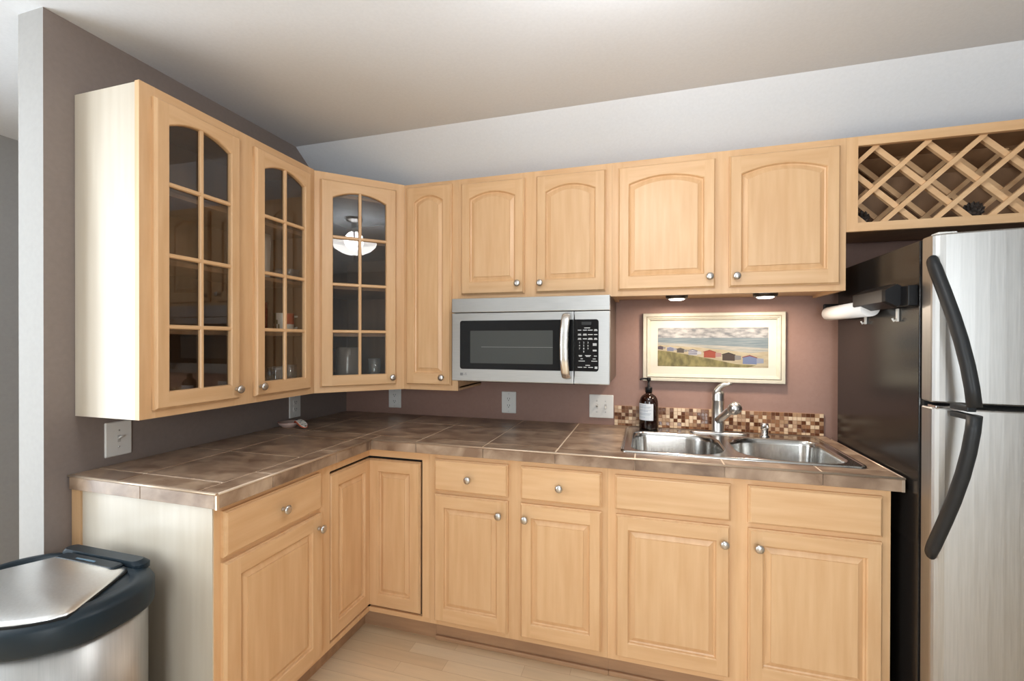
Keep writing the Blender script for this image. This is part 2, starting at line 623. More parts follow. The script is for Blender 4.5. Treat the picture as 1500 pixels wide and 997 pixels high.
def glass_door(name, cab, x0, x1, z0, z1, ox0, ox1, ozb, ozs, rise, bars, knob):
    d = MB()
    door_shell(d, x0, x1, z0, z1, ox0, ox1, ozb, ozs, rise, False)
    F = -TH

    def ring(i, yy):
        return [(px, yy, pz) for px, pz in opening(ox0, ox1, ozb, ozs, rise, i)]
    d.rings([ring(0, F), ring(0.003, F + 0.003), ring(0.004, F + 0.008), ring(0.004, 0)], maple_v, False, False)
    # back of the frame
    d.box(x0 + .001, ox0 + .004, -0.001, 0, z0, z1, maple_v)
    d.box(ox1 - .004, x1 - .001, -0.001, 0, z0, z1, maple_v)
    d.box(x0, x1, -0.001, 0, z0, ozb + .004, maple_v)
    d.box(x0, x1, -0.001, 0, ozs + rise, z1, maple_v)
    o = d.build(name, cab)
    m = MB()
    xc = (ox0 + ox1) / 2
    hw = 0.0075

    def bar(p0, p1, vertical):
        # profile bar with a rounded front
        pr = [(-hw, -0.006), (-hw, -0.0135), (-hw * .55, -0.0175), (hw * .55, -0.0175), (hw, -0.0135), (hw, -0.006)]
        if vertical:
            m.rings([[(xc + u, yy, z) for u, yy in pr] for z in (p0, p1)], maple_v)
        else:
            m.rings([[(xx, yy, vertical_z + u) for u, yy in pr] for xx in (p0, p1)], maple_h)
    bar(ozb - .001, ozs + rise + .001, True)
    for vertical_z in bars:
        pr = [(-hw, -0.006), (-hw, -0.0135), (-hw * .55, -0.0175), (hw * .55, -0.0175), (hw, -0.0135), (hw, -0.006)]
        for xa, xb in ((ox0 - .001, xc - hw * .6), (xc + hw * .6, ox1 + .001)):
            m.rings([[(xx, yy, vertical_z + u) for u, yy in pr] for xx in (xa, xb)], maple_h)
    m.build('muntin_grid', o)
    g = MB()
    out = opening(ox0 - .004, ox1 + .004, ozb - .004, ozs + .004, rise, 0)
    g.rings([[(px, yy, pz) for px, pz in out] for yy in (-0.0055, -0.0025)], pane_m)
    g.build('glass_pane', o)
    if knob:
        add_knob(o, knob[0], knob[1])
    return o


def drawer_front(name, cab, x0, x1, z0, z1, knob=None):
    d = MB()

    def rect(i, y):
        return [(x0 + i, y, z0 + i), (x1 - i, y, z0 + i), (x1 - i, y, z1 - i), (x0 + i, y, z1 - i)]
    d.rings([rect(0, 0), rect(0, -0.011), rect(0.003, -0.0125), rect(0.0055, -0.0175), rect(0.009, -TH)], maple_h)
    o = d.build(name, cab)
    if knob:
        add_knob(o, knob[0], knob[1])
    return o


def face_frame(cab, w_, z0, z1, stiles, rails, t=0.019):
    """stiles: list of (x0,x1); rails: list of (z0,z1) between the stiles"""
    f = MB()
    st = sorted(stiles)
    for a, b in st:
        f.box(a, b, 0, t, z0, z1, maple_v)
    for (a, b), (c, d) in zip(st[:-1], st[1:]):
        for r0, r1 in rails:
            f.box(b, c, 0, t, r0, r1, maple_h)
    return f.build('face_frame', cab)


ZU0, ZU1, ZM = 1.13, 2.218, 1.597
ZBK = 2.135        # cabinet boxes under the slope stop here at the back
GRP_W = 'maple wall cabinets'
GRP_B = 'maple base cabinets'

# ---- left wall cabinet with two glass doors
H = ZU1 - ZU0
cab = thing('wall_cabinet', 'tall maple wall cabinet with two glass doors and white end panel', 'cabinet', (0.303, -1.414, ZU0), PI / 2, GRP_W)
W_ = 0.797
face_frame(cab, W_, 0, H + .004, [(0, .05), (.345, .455), (.745, W_)], [(0, .045), (H - .05, H + .004)])
c_ = MB()
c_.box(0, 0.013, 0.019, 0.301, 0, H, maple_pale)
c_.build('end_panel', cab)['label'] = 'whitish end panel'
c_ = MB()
c_.box(W_ - .013, W_, 0.019, 0.301, 0, H, maple_in_shade)
c_.box(.013, W_ - .013, 0.293, 0.301, 0, H, maple_in_shade)
c_.box(.013, W_ - .013, 0.019, 0.293, 0.012, 0.03, maple_in_shade)
c_.box(.013, W_ - .013, 0.019, 0.293, H - .03, H - .012, maple_in_shade)
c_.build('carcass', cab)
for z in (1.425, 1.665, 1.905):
    MB().box(.015, W_ - .015, 0.03, 0.29, z - ZU0 - .016, z - ZU0, maple_in_shade, .002).build('shelf', cab)
BARS = [1.433 - ZU0, 1.674 - ZU0, 1.914 - ZU0]
glass_door('door', cab, .038, .362, .027, 1.058, .081, .324, 1.212 - ZU0, 2.113 - ZU0, .034, BARS, (.343, 1.197 - ZU0))
glass_door('door', cab, .438, .758, .027, 1.058, .479, .719, 1.212 - ZU0, 2.113 - ZU0, .034, BARS, (.458, 1.197 - ZU0))

# ---- diagonal corner wall cabinet
DW = 0.4427
cab = thing('corner_wall_cabinet', 'diagonal maple corner cabinet with a single glass door', 'cabinet', (0.303, -0.616, ZU0), PI / 4, GRP_W)
c45 = math.cos(PI / 4)


def to_diag(x, y, z):
    dx, dy = x - 0.303, y + 0.616
    return (dx * c45 + dy * c45, -dx * c45 + dy * c45, z - ZU0)


face_frame(cab, DW, 0, H + .002, [(.0, .05), (DW - .06, DW)], [(0, .045), (H - .05, H + .002)])
c_ = MB()
poly = [(0.002, YB - .002), (0.002, -0.614), (0.316, -0.603 + .0), (0.603, -0.316), (0.614, YB - .002)]
inner = [(0.012, YB - .012), (0.012, -0.600), (0.312, -0.590), (0.590, -0.312), (0.600, YB - .012)]
zt_ = ZBK - .01
for k in range(5):
    if k == 2:
        continue
    a, b = poly[k], poly[(k + 1) % 5]
    ia, ib = inner[k], inner[(k + 1) % 5]
    c_.rings([[to_diag(*a, z), to_diag(*b, z), to_diag(*ib, z), to_diag(*ia, z)] for z in (ZU0, zt_)], maple_in_shade)
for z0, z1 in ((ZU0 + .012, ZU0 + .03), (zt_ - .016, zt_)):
    c_.rings([[to_diag(*q, z) for q in inner] for z in (z0, z1)], maple_in_shade)
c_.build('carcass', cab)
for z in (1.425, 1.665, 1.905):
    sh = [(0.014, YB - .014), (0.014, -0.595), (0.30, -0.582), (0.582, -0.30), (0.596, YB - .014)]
    MB().rings([[to_diag(*q, zz) for q in sh] for zz in (z - .016, z)], maple_in_shade).build('shelf', cab)
glass_door('door', cab, .026, .398, .028, 1.052, .080, .346, 1.212 - ZU0, 2.100 - ZU0, .034, [1.434 - ZU0, 1.668 - ZU0, 1.903 - ZU0], (.374, 1.197 - ZU0))


def solid_wall_cabinet(name, label, x0, x1, z0, stiles, doors, rails=None):
    h = ZU1 - z0
    w_ = x1 - x0
    cab = thing(name, label, 'cabinet', (x0, -0.303, z0), 0, GRP_W)
    face_frame(cab, w_, 0, h, stiles, rails or [(0, .04), (h - .045, h)])
    c_ = MB()
    c_.box(0.001, w_ - .001, .019, .341, 0.012, ZBK - z0, maple_v)
    c_.box(0.001, w_ - .001, .019, .20, ZBK - z0, h - .012, maple_v)
    c_.box(0.001, .014, .019, .341, 0, .02, maple_v)
    c_.box(w_ - .014, w_ - .001, .019, .341, 0, .02, maple_v)
    c_.build('carcass', cab)
    for (a, b, za, zb, k) in doors:
        panel_door('door', cab, a - x0, b - x0, za - z0, zb - z0, (k[0] - x0, k[1] - z0), .045, .06, .08, .030)
    return cab


solid_wall_cabinet('wall_cabinet', 'narrow tall maple wall cabinet with one arched door left of microwave', .6165, .9295, ZU0, [(0, .04), (.262, .313)], [(.638, .896, 1.158, 2.199, (.851, 1.199))])
solid_wall_cabinet('wall_cabinet', 'short two-door maple cabinet directly above the microwave', .930, 1.7055, ZM, [(0, .05), (.33, .44), (.72, .7755)], [(.951, 1.285, 1.623, 2.189, (1.256, 1.670)), (1.345, 1.677, 1.623, 2.189, (1.369, 1.668))])
solid_wall_cabinet('wall_cabinet', 'wide two-door maple cabinet above the sink and framed picture', 1.706, 2.6395, ZM, [(0, .05), (.40, .54), (.88, .9335)], [(1.735, 2.148, 1.623, 2.188, (2.124, 1.670)), (2.203, 2.615, 1.623, 2.188, (2.230, 1.668))])

# ---- wine rack over the refrigerator
WX0, WX1, WZ = 2.640, 3.56, 1.835
cab = thing('wine_rack', 'maple lattice wine rack cabinet above the refrigerator', 'wine rack', (WX0, -0.303, WZ))
h = ZU1 - WZ
w_ = WX1 - WX0
face_frame(cab, w_, 0, h, [(0, .041), (w_ - .041, w_)], [(0, .035), (h - .037, h)])
c_ = MB()
c_.box(0.001, .013, .019, .300, .022, ZBK - WZ, maple_in_shade)
c_.box(w_ - .013, w_ - .001, .019, .300, .022, ZBK - WZ, maple_in_shade)
c_.box(.013, w_ - .013, .290, .300, .022, ZBK - WZ, maple_in_shade)
c_.box(0.001, w_ - .001, .019, .300, .010, .030, maple_in_shade)
c_.box(.013, w_ - .013, .019, .20, h - .03, h - .015, maple_in_shade)
c_.box(0.003, .013, .019, .19, ZBK - WZ, h - .01, maple_in_shade)
c_.rings([[(x, .195, h - .032), (x, .195, h - .02), (x, .300, ZBK - WZ), (x, .300, ZBK - WZ - .012)] for x in (.002, w_ - .002)], maple_in_shade)
c_.build('carcass', cab)


def lattice(y0, half, thick, m):
    lx0, lx1, lz0, lz1 = .041, w_ - .041, .035, h - .037
    out = []
    lift = 0.002
    for sgn in (1, -1):
        # lines  z = sgn*slope*x + c ; pitch along x
        k = -4
        while k < 12:
            pitch = 0.1735
            slope = 0.955 if sgn > 0 else 1.0
            xs0 = ((2.773 if sgn > 0 else 2.754) - WX0) + k * pitch
            c0 = lz0 - sgn * slope * xs0 if sgn > 0 else lz1 + slope * xs0
            # clip
            pts = []
            for x in (lx0, lx1):
                z = sgn * slope * x + c0
                if lz0 - 1e-6 <= z <= lz1 + 1e-6:
                    pts.append((x, z))
            for z in (lz0, lz1):
                x = (z - c0) / (sgn * slope)
                if lx0 < x < lx1:
                    pts.append((x, z))
            k += 1
            if len(pts) < 2:
                continue
            (xa, za), (xb, zb) = pts[0], pts[1]
            if abs(xa - xb) < .03:
                continue
            yy = y0 if sgn > 0 else y0 + thick
            hf = half if sgn > 0 else half * 1.2
            L = math.hypot(xb - xa, zb - za)
            nx, nz = -(zb - za) / L * hf, (xb - xa) / L * hf
            ex, ez = (xb - xa) / L * .006, (zb - za) / L * .006
            mb = MB()
            q = [(xa - ex + nx, za - ez + nz), (xa - ex - nx, za - ez - nz), (xb + ex - nx, zb + ez - nz), (xb + ex + nx, zb + ez + nz)]
            mb.rings([[(px, v, pz) for px, pz in q] for v in (yy, yy + thick)], m)
            out.append(mb)
    return out


for mb in lattice(0.0195, 0.0088, 0.016, maple_h):
    mb.build('lattice_slat', cab)
for mb in lattice(0.20, 0.0085, 0.011, maple_h):
    mb.build('lattice_slat', cab)

# ------------------------------------------------------------------ base cabinets
YF = -0.6145
ZT = 0.1163
ZBT = 0.886
# left base cabinet (drawer over door)
cab = thing('base_cabinet', 'left maple base cabinet with one drawer and one door beside trash can', 'cabinet', (0.6145, -1.414, 0), PI / 2, GRP_B)
w_ = .490
face_frame(cab, w_, ZT, ZBT, [(0, .045), (.435, w_)], [(ZT, .16), (.695, .735), (.845, ZBT)])
c_ = MB()
c_.box(.001, w_ - .001, .019, .612, ZT, ZBT, maple_in_shade)
c_.build('carcass', cab)
c_ = MB()
c_.box(-.004, .001, .002, .6125, 0.0, ZBT, maple_pale)
c_.box(-.010, -.004, .57, .6125, 0.0, ZBT - .001, maple_v)
c_.build('end_panel', cab)['label'] = 'pale end panel'
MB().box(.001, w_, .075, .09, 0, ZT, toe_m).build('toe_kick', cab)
drawer_front('drawer', cab, .022, .452, .722, .865, (.250, .793))
panel_door('door', cab, .022, .456, .140, .706, (.432, .652), .055, .06, .055)

# corner base cabinet with the folding pair of doors
cab = thing('corner_base_cabinet', 'inside-corner maple base cabinet with folding pair of doors', 'cabinet', (0.6145, YF, 0), 0, GRP_B)
f = MB()
# left leg of the frame faces +x, right leg faces -y; local origin = the inside corner
f.box(-.019, 0, -.3095, -.279, ZT, ZBT, maple_v)
f.box(-.019, 0, -.279, 0, .848, ZBT, maple_v)
f.box(-.019, 0, -.279, 0, ZT, .137, maple_v)
f.box(0, .3105, 0, .019, .848, ZBT, maple_h)
f.box(0, .3105, 0, .019, ZT, .137, maple_h)
f.box(.276, .3105, 0, .019, .137, .848, maple_v)
f.build('face_frame', cab)
c_ = MB()
c_.box(-.612, -.026, -.309, .652, ZT, ZBT, gap_black)
c_.box(-.026, .3100, .026, .652, ZT, ZBT, gap_black)
c_.build('carcass', cab)
t_ = MB()
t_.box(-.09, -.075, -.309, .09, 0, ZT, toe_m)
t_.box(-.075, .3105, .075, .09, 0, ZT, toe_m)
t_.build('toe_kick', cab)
dl = panel_door('door', cab, 0, 0.290, .142, .834, None, .05, .06, .055)
dl.rotation_euler = (0, 0, PI / 2)
dl.location = (-.019, -.274, 0)
panel_door('door', cab, -.005, 0.262, .142, .834, None, .05, .06, .055, 0, .019)


def base_pair(name, label, x0, x1, doors, tops, top_name, stiles):
    w_ = x1 - x0
    cab = thing(name, label, 'cabinet', (x0, YF, 0), 0, GRP_B)
    face_frame(cab, w_, ZT, ZBT, stiles, [(ZT, .16), (.695, .735), (.845, ZBT)])
    c_ = MB()
    if top_name == 'drawer':
        c_.box(.001, w_ - .001, .019, .652, ZT, ZBT, maple_in_shade)
    else:
        c_.box(.001, w_ - .001, .019, .652, ZT, .70, maple_in_shade)
        c_.box(w_ - .014, w_ - .001, .019, .652, .70, ZBT, maple_v)
        c_.box(.001, .014, .019, .652, .70, ZBT, maple_v)
    c_.build('carcass', cab)
    t_ = MB()
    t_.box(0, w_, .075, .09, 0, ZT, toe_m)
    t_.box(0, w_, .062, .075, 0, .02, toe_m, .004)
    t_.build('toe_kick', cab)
    for a, b, z0, z1, k in tops:
        drawer_front(top_name, cab, a - x0, b - x0, z0, z1, (k[0] - x0, k[1]) if k else None)
    for a, b, z0, z1, k in doors:
        panel_door('door', cab, a - x0, b - x0, z0, z1, (k[0] - x0, k[1]), .045, .06, .055)
    return cab


base_pair('base_cabinet', 'middle maple base cabinet with two knobbed drawers over two doors', .9255, 1.7145,
          [(.957, 1.299, .141, .706, (1.264, .648)), (1.356, 1.692, .143, .705, (1.379, .646))],
          [(.957, 1.299, .722, .862, (1.124, .788)), (1.356, 1.692, .722, .861, (1.523, .789))], 'drawer', [(0, .045), (.36, .44), (.755, .789)])
base_pair('sink_base_cabinet', 'right maple base cabinet under the sink with knobless false drawer fronts', 1.715, 2.663,
          [(1.749, 2.161, .141, .703, (2.140, .643)), (2.223, 2.636, .141, .704, (2.254, .643))],
          [(1.744, 2.164, .722, .859, None), (2.222, 2.636, .722, .861, None)], 'false_front', [(0, .05), (.43, .525), (.90, .948)])

# ------------------------------------------------------------------ tiled countertop
ZTOP = .935
EDG = -.6475
CR = 2.688
HOLE = (1.80, 2.592, -.548, -.100)


def cut(r, hle):
    x0, x1, y0, y1 = r
    a, b, c, d = max(x0, hle[0]), min(x1, hle[1]), max(y0, hle[2]), min(y1, hle[3])
    if a >= b or c >= d:
        return [r]
    o = []
    if x0 < a:
        o.append((x0, a, y0, y1))
    if b < x1:
        o.append((b, x1, y0, y1))
    if y0 < c:
        o.append((a, b, y0, c))
    if d < y1:
        o.append((a, b, d, y1))
    return o


ct = thing('countertop', 'brown tiled L-shaped countertop with light grout lines', 'countertop', (0, 0, .887))
Z0c = .887
g_ = MB()
for r in [(0.001, .6405, -1.427, YB - .001), (.6405, CR - .006, EDG + .006, YB - .001)]:
    for q in cut(r, HOLE):
        g_.box(q[0], q[1], q[2], q[3], .0, ZTOP - Z0c - .0018, grout_m)
g_.build('grout_bed', ct)
tm = MB()
gap = .0031


def tile(x0, x1, y0, y1):
    m_ = random.choice(tile_ms)
    for q in cut((x0 + gap, x1 - gap, y0 + gap, y1 - gap), HOLE):
        tm.box(q[0], q[1], q[2], q[3], .030, ZTOP - Z0c, m_, .0012, 1)


XC = [.570, .870, 1.189, 1.506, 1.820, 2.139, 2.452, CR - .002]
for a, b in zip(XC[:-1], XC[1:]):
    tile(a, b, -.215, YB)
    tile(a, b, -.565, -.215)
    tile(max(a, .645), b, EDG + .002, -.565)
for a, b in zip((.0, .228), (.228, .570)):
    for y0, y1 in ((-.235, YB), (-.565, -.235), (-.695, -.565), (-1.015, -.695), (-1.345, -1.015)):
        tile(a, b, y0, y1)
    tile(a, b, -1.431, -1.345)
for y0, y1 in ((-.895, EDG), (-1.222, -.895), (-1.431, -1.222)):
    tile(.570, .6455, y0, y1)
tile(.570, .645, EDG, -.565)
tm.build('tile_surface', ct)
te = MB()
EX = [.6475, .874, 1.193, 1.506, 1.820, 2.139, 2.452, CR - .003]
zt0, zt1 = .0, ZTOP - Z0c - .005
for a, b in zip(EX[:-1], EX[1:]):
    te.box(a + .001, b - .001, EDG, EDG + .008, zt0, zt1, random.choice(tile_ms), .001, 1)
EY = [-1.431, -1.222, -.895, -.6475]
for a, b in zip(EY[:-1], EY[1:]):
    te.box(.6395, .6475, a + .001, b - .001, zt0, zt1, random.choice(tile_ms), .001, 1)
for a, b in ((.004, .334), (.334, .6395)):
    te.box(a + .001, b - .001, -1.433, -1.425, zt0, zt1, random.choice(tile_ms), .001, 1)
te.box(CR - .009, CR - .001, EDG + .009, -.30, zt0, zt1, tile_ms[0], .001, 1)
te.build('edge_tile_band', ct)
tr = MB()
zr = ZTOP - Z0c - .0032
for p, q in (((.6475, -1.430), (.6475, EDG - .001)), ((.6475, EDG), (CR, EDG)), ((.002, -1.433), (.647, -1.433)), ((CR - .001, EDG), (CR - .001, -.02))):
    tr.tube([(p[0], p[1], zr), (q[0], q[1], zr)], .0042, edge_trim_m, 10)
tr.box(CR - .0085, CR + .0005, EDG - .001, EDG + .008, 0, zr, edge_trim_m)
tr.box(.6415, .6495, -1.434, -1.426, -.002, zr, edge_trim_m)
tr.build('edge_trim', ct)['label'] = 'light metal edge strip'

# ------------------------------------------------------------------ mosaic strip
ms = MB()
mx0, mx1, mz0, mz1 = 1.696, 2.674, ZTOP + .001, 1.0425
ms.box(mx0, mx1, YB - .006, YB - .0005, mz0, mz1, mosaic_grout)
p_ = .0186
nx = int((mx1 - mx0) / p_)
px_ = (mx1 - mx0) / nx
for i in range(nx):
    zz = mz1 - .001
    while zz > mz0 + .004:
        z0 = max(zz - p_, mz0)
        ms.box(mx0 + i * px_ + .001, mx0 + (i + 1) * px_ - .001, YB - .0085, YB - .005, z0 + .0016, zz, random.choices(mosaic_ms, (4, 4, 2, 3, 3, 2))[0], .0006, 1)
        zz -= p_
tag(ms.build('mosaic_backsplash', None), 'strip of small brown and cream mosaic tiles behind the sink', 'backsplash')

# ------------------------------------------------------------------ sink
SX0, SX1, SY0, SY1 = 1.760, 2.624, -.562, -.012


def rrect(x0, x1, y0, y1, rad, n=7, radii=None):
    rr = radii or (rad,) * 4
    pts = []
    for (cx, cy, a0, r) in ((x1 - rr[0], y1 - rr[0], 0, rr[0]), (x0 + rr[1], y1 - rr[1], PI / 2, rr[1]), (x0 + rr[2], y0 + rr[2], PI, rr[2]), (x1 - rr[3], y0 + rr[3], 1.5 * PI, rr[3])):
        for k in range(n + 1):
            a = a0 + PI / 2 * k / n
            pts.append((cx + r * math.cos(a), cy + r * math.sin(a)))
    return pts


sk = thing('kitchen_sink', 'double-basin stainless steel sink set into the counter', 'sink', (0, 0, ZTOP + .0005))
s_ = MB()
bm = s_.bm
zi = s_.mi(steel_sink)
basins = [dict(x0=1.808, x1=2.170, y0=-.528, y1=-.125, rad=(.13, .06, .06, .13)), dict(x0=2.218, x1=2.584, y0=-.535, y1=-.125, rad=(.06, .14, .15, .09))]
outer = rrect(SX0 + .012, SX1 - .012, SY0 + .012, SY1 - .012, .02)
loops = [outer] + [rrect(b['x0'] - .008, b['x1'] + .008, b['y0'] - .008, b['y1'] + .008, 0, 7, b['rad']) for b in basins]
es = []
ZR = .0052
for lp in loops:
    v = [bm.verts.new((x, y, ZR)) for x, y in lp]
    es += [bm.edges.new((v[i], v[(i + 1) % len(v)])) for i in range(len(v))]
r = bmesh.ops.triangle_fill(bm, use_beauty=True, use_dissolve=False, edges=es)
for f in bm.faces:
    f.material_index = zi
# raised outer bead
prof = [(.0, .0), (.001, .005), (.004, .008), (.008, .0078), (.012, ZR)]
s_.rings([[(x, y, z) for x, y in rrect(SX0 + i, SX1 - i, SY0 + i, SY1 - i, .028 - i * .6)] for i, z in prof], steel_sink, False, False, True)
s_.build('rim', sk)
for b in basins:
    q = MB()
    pr = [(-.008, ZR), (-.004, ZR - .001), (0, ZR - .005), (.003, -.02), (.012, -.13), (.022, -.158), (.045, -.172), (.07, -.176)]
    q.rings([[(x, y, z) for x, y in rrect(b['x0'] + i, b['x1'] - i, b['y0'] + i, b['y1'] - i, 0, 7, tuple(max(.02, t - i * .6) for t in b['rad']))] for i, z in pr], steel_sink, False, True, True)
    xc, yc = (b['x0'] + b['x1']) / 2, (b['y0'] + b['y1']) / 2
    bo = q.build('basin', sk)
    d = MB()
    d.lathe([(.045, 0), (.045, .002), (.038, .003), (.034, .0008), (.006, .0004), (.006, .004), (.0, .0045)], chrome, (xc, yc, -.1765))
    d.build('drain', bo)

# faucet
fc = thing('faucet', 'brushed metal pull-out faucet with lever on top', 'faucet', (2.197, -.055, ZTOP + .006))
q = MB()
q.rings([[(x, y, z) for x, y in rrect(-.128 + i, .128 - i, -.028 + i, .028 - i, .026 - i * .5)] for i, z in ((0, 0), (0, .004), (.006, .008), (.02, .009))], nickel, True, True, True)
q.build('deck_plate', fc)
q = MB()
q.lathe([(.033, .008), (.031, .013), (.0285, .018), (.0285, .158), (.0295, .160), (.0295, .163), (.0285, .165), (.0285, .186), (.027, .196), (.021, .205), (.0, .209)], nickel, (0, 0, 0))
q.build('body', fc)
q = MB()
q.tube([(-.008, .0, .190), (-.002, -.004, .208), (.010, -.010, .226), (.026, -.018, .239), (.044, -.026, .244), (.056, -.032, .242)], [.024, .022, .019, .016, .012, .006], nickel, 14, (1.0, .75))
q.build('lever', fc)
hx, hy, hz = 2.250 - 2.197, -.195 + .055, 1.084 - ZTOP - .006
q = MB()
q.tube([(.0, -.018, .066), (.012, -.045, .085), (hx * .6, hy * .6, .115), (hx * .88, hy * .88, .137)], [.019, .0185, .018, .018], nickel, 16)
q.build('spout', fc)
q = MB()
dv = Vector((hx, hy, hz)) - Vector((.0, -.018, .066))
dv.normalize()
ce = Vector((hx, hy, hz))
path = [ce + dv * t for t in (-.03, -.026, -.016, 0, .014, .022, .026)]
q.tube(path, [.018, .023, .027, .0285, .026, .018, .004], nickel, 20)
q.build('spray_head', fc)

# soap dispenser on the deck
sd = thing('sink_soap_dispenser', 'small chrome soap dispenser cap right of the faucet', 'soap dispenser', (2.397, -.075, ZTOP + .0055))
MB().lathe([(.022, 0), (.022, .004), (.017, .008), (.016, .030), (.0145, .032)], chrome).build('collar', sd)
MB().lathe([(.0145, .032), (.0175, .034), (.0175, .058), (.015, .063), (.0, .065)], chrome).build('pump_cap', sd)
MB().tube([(.0, -.012, .052), (.002, -.03, .054), (.004, -.042, .050)], [.006, .0055, .005], chrome, 10).build('nozzle', sd)

# amber bottle
bt = thing('soap_bottle', 'dark amber pump bottle with white label behind the left basin', 'bottle', (1.873, -.030, ZTOP + .0065))
MB().lathe([(.038, 0), (.045, .003), (.0465, .008), (.0465, .126), (.0455, .140), (.041, .156), (.033, .167), (.022, .174), (.0165, .178), (.0155, .190)], amber, seg=36).build('bottle_body', bt)
MB().lathe([(.0175, .186), (.0175, .208), (.0165, .210), (.008, .211), (.0065, .213), (.0055, .248), (.0, .248)], black_plastic, seg=24).build('collar', bt)
q = MB()
q.lathe([(.009, .244), (.0105, .246), (.0105, .258), (.009, .260), (.0, .260)], black_plastic, seg=20)
q.tube([(0, 0, .254), (-.02, -.006, .255), (-.038, -.012, .254), (-.043, -.0135, .248)], [.0055, .005, .0045, .004], black_plastic, 10)
q.build('pump_head', bt)
q = MB()
a0, a1 = math.radians(-172), math.radians(-62)
n = 18
rr_ = .0472
q.rings([[(r_ * math.cos(a0 + (a1 - a0) * k / n), r_ * math.sin(a0 + (a1 - a0) * k / n), z) for r_ in (rr_, rr_ - .0008) for k in (range(n + 1) if r_ == rr_ else range(n, -1, -1))] for z in (.046, .130)], label_paper)
lb = q.build('label', bt)
q = MB()
for z, f0, f1 in ((.121, .12, .6), (.113, .12, .85), (.108, .12, .8), (.097, .12, .9), (.091, .12, .7), (.080, .12, .88), (.074, .12, .82), (.060, .12, .55)):
    ring = []
    for zz in (z, z + .0022):
        ring.append([((rr_ + .0003) * math.cos(a0 + (a1 - a0) * (f0 + (f1 - f0) * k / 8)), (rr_ + .0003) * math.sin(a0 + (a1 - a0) * (f0 + (f1 - f0) * k / 8)), zz) for k in range(9)])
    q.rings(ring, label_ink, False, False, False, False)
q.build('label_print', lb)

# ------------------------------------------------------------------ framed picture
PX0, PX1, PZ0, PZ1 = 1.842, 2.508, 1.181, 1.534
pc = thing('framed_picture', 'cream framed print of beach huts hanging above the sink', 'picture', (PX0, YB - .001, PZ0))
w_, h = PX1 - PX0, PZ1 - PZ0


def prect(i, y, zi=None):
    return [(i, y, i), (w_ - i, y, i), (w_ - i, y, h - i), (i, y, h - i)]


q = MB()
prof = [(0, 0), (0, -.022), (.003, -.026), (.016, -.026), (.018, -.0235), (.021, -.0235), (.023, -.026), (.027, -.0255), (.030, -.020), (.034, -.019), (.038, -.012), (.038, -.006)]
mats_ = [frame_cream] * (len(prof) - 1)
mats_[4] = groove_m
mats_[7] = frame_cream
q.rings([prect(i, y) for i, y in prof], frame_cream, False, False, mats=mats_)
q.build('picture_frame', pc)
MB().box(.036, w_ - .036, -.009, -.003, .036, h - .036, mat_board).build('mat_board', pc)
ax0, ax1, az0, az1 = .0755, w_ - .073, .078, h - .076
q = MB()
aw, ah = ax1 - ax0, az1 - az0
sky_a = noise_mix(mat('print_sky', (.5, .5, .5), .7), s2l((100, 102, 106)), s2l((159, 158, 157)), (1, 1, 2.2), 26, 6, .35, .65)
sea_a = noise_mix(mat('print_sea', (.4, .5, .5), .7), s2l((90, 102, 109)), s2l((113, 122, 125)), (.4, 1, 6), 30, 5, .35, .65)
surf_a = noise_mix(mat('print_surf', (.5, .5, .5), .7), s2l((115, 121, 119)), s2l((153, 148, 138)), (.5, 1, 5), 26, 5, .35, .65)
sand_a = noise_mix(mat('print_sand', (.5, .5, .5), .7), s2l((138, 126, 102)), s2l((153, 144, 122)), (.6, 1, 2), 30, 5, .35, .65)
grass_a = noise_mix(mat('print_grass', (.3, .3, .2), .7), s2l((80, 74, 44)), s2l((123, 115, 74)), (1, 1, .6), 34, 6, .35, .65)


def ap(u, v):
    return (ax0 + u * aw, az0 + v * ah)


def patch(pts, m, lay):
    y0 = -.0092 - .00012 * lay
    q.rings([[(ap(u, v)[0], y, ap(u, v)[1]) for u, v in pts] for y in (-.0088, y0)], m)


patch([(0, .74), (1, .74), (1, 1), (0, 1)], sky_a, 1)
patch([(0, .58), (.3, .55), (.6, .5), (1, .45), (1, .742), (0, .742)], sea_a, 2)
patch([(0, .5), (.4, .44), (.7, .36), (1, .36), (1, .48), (.6, .54), (.3, .58), (0, .62)], surf_a, 3)
patch([(0, 0), (1, 0), (1, .40), (.85, .36), (.6, .44), (.35, .5), (0, .56)], sand_a, 4)
patch([(0, 0), (.82, 0), (.9, .05), (.72, .08), (.5, .2), (.3, .30), (.12, .38), (0, .41)], grass_a, 5)
huts = [(.025, .44, .05, (88, 74, 82), (70, 60, 66)), (.12, .40, .062, (128, 132, 158), (196, 196, 200)), (.215, .36, .066, (84, 76, 70), (92, 84, 70)), (.33, .30, .08, (206, 206, 212), (70, 70, 110)), (.485, .24, .105, (168, 74, 52), (150, 58, 44)), (.655, .17, .11, (72, 56, 48), (54, 42, 38)), (.84, .09, .12, (120, 134, 172), (140, 70, 76))]
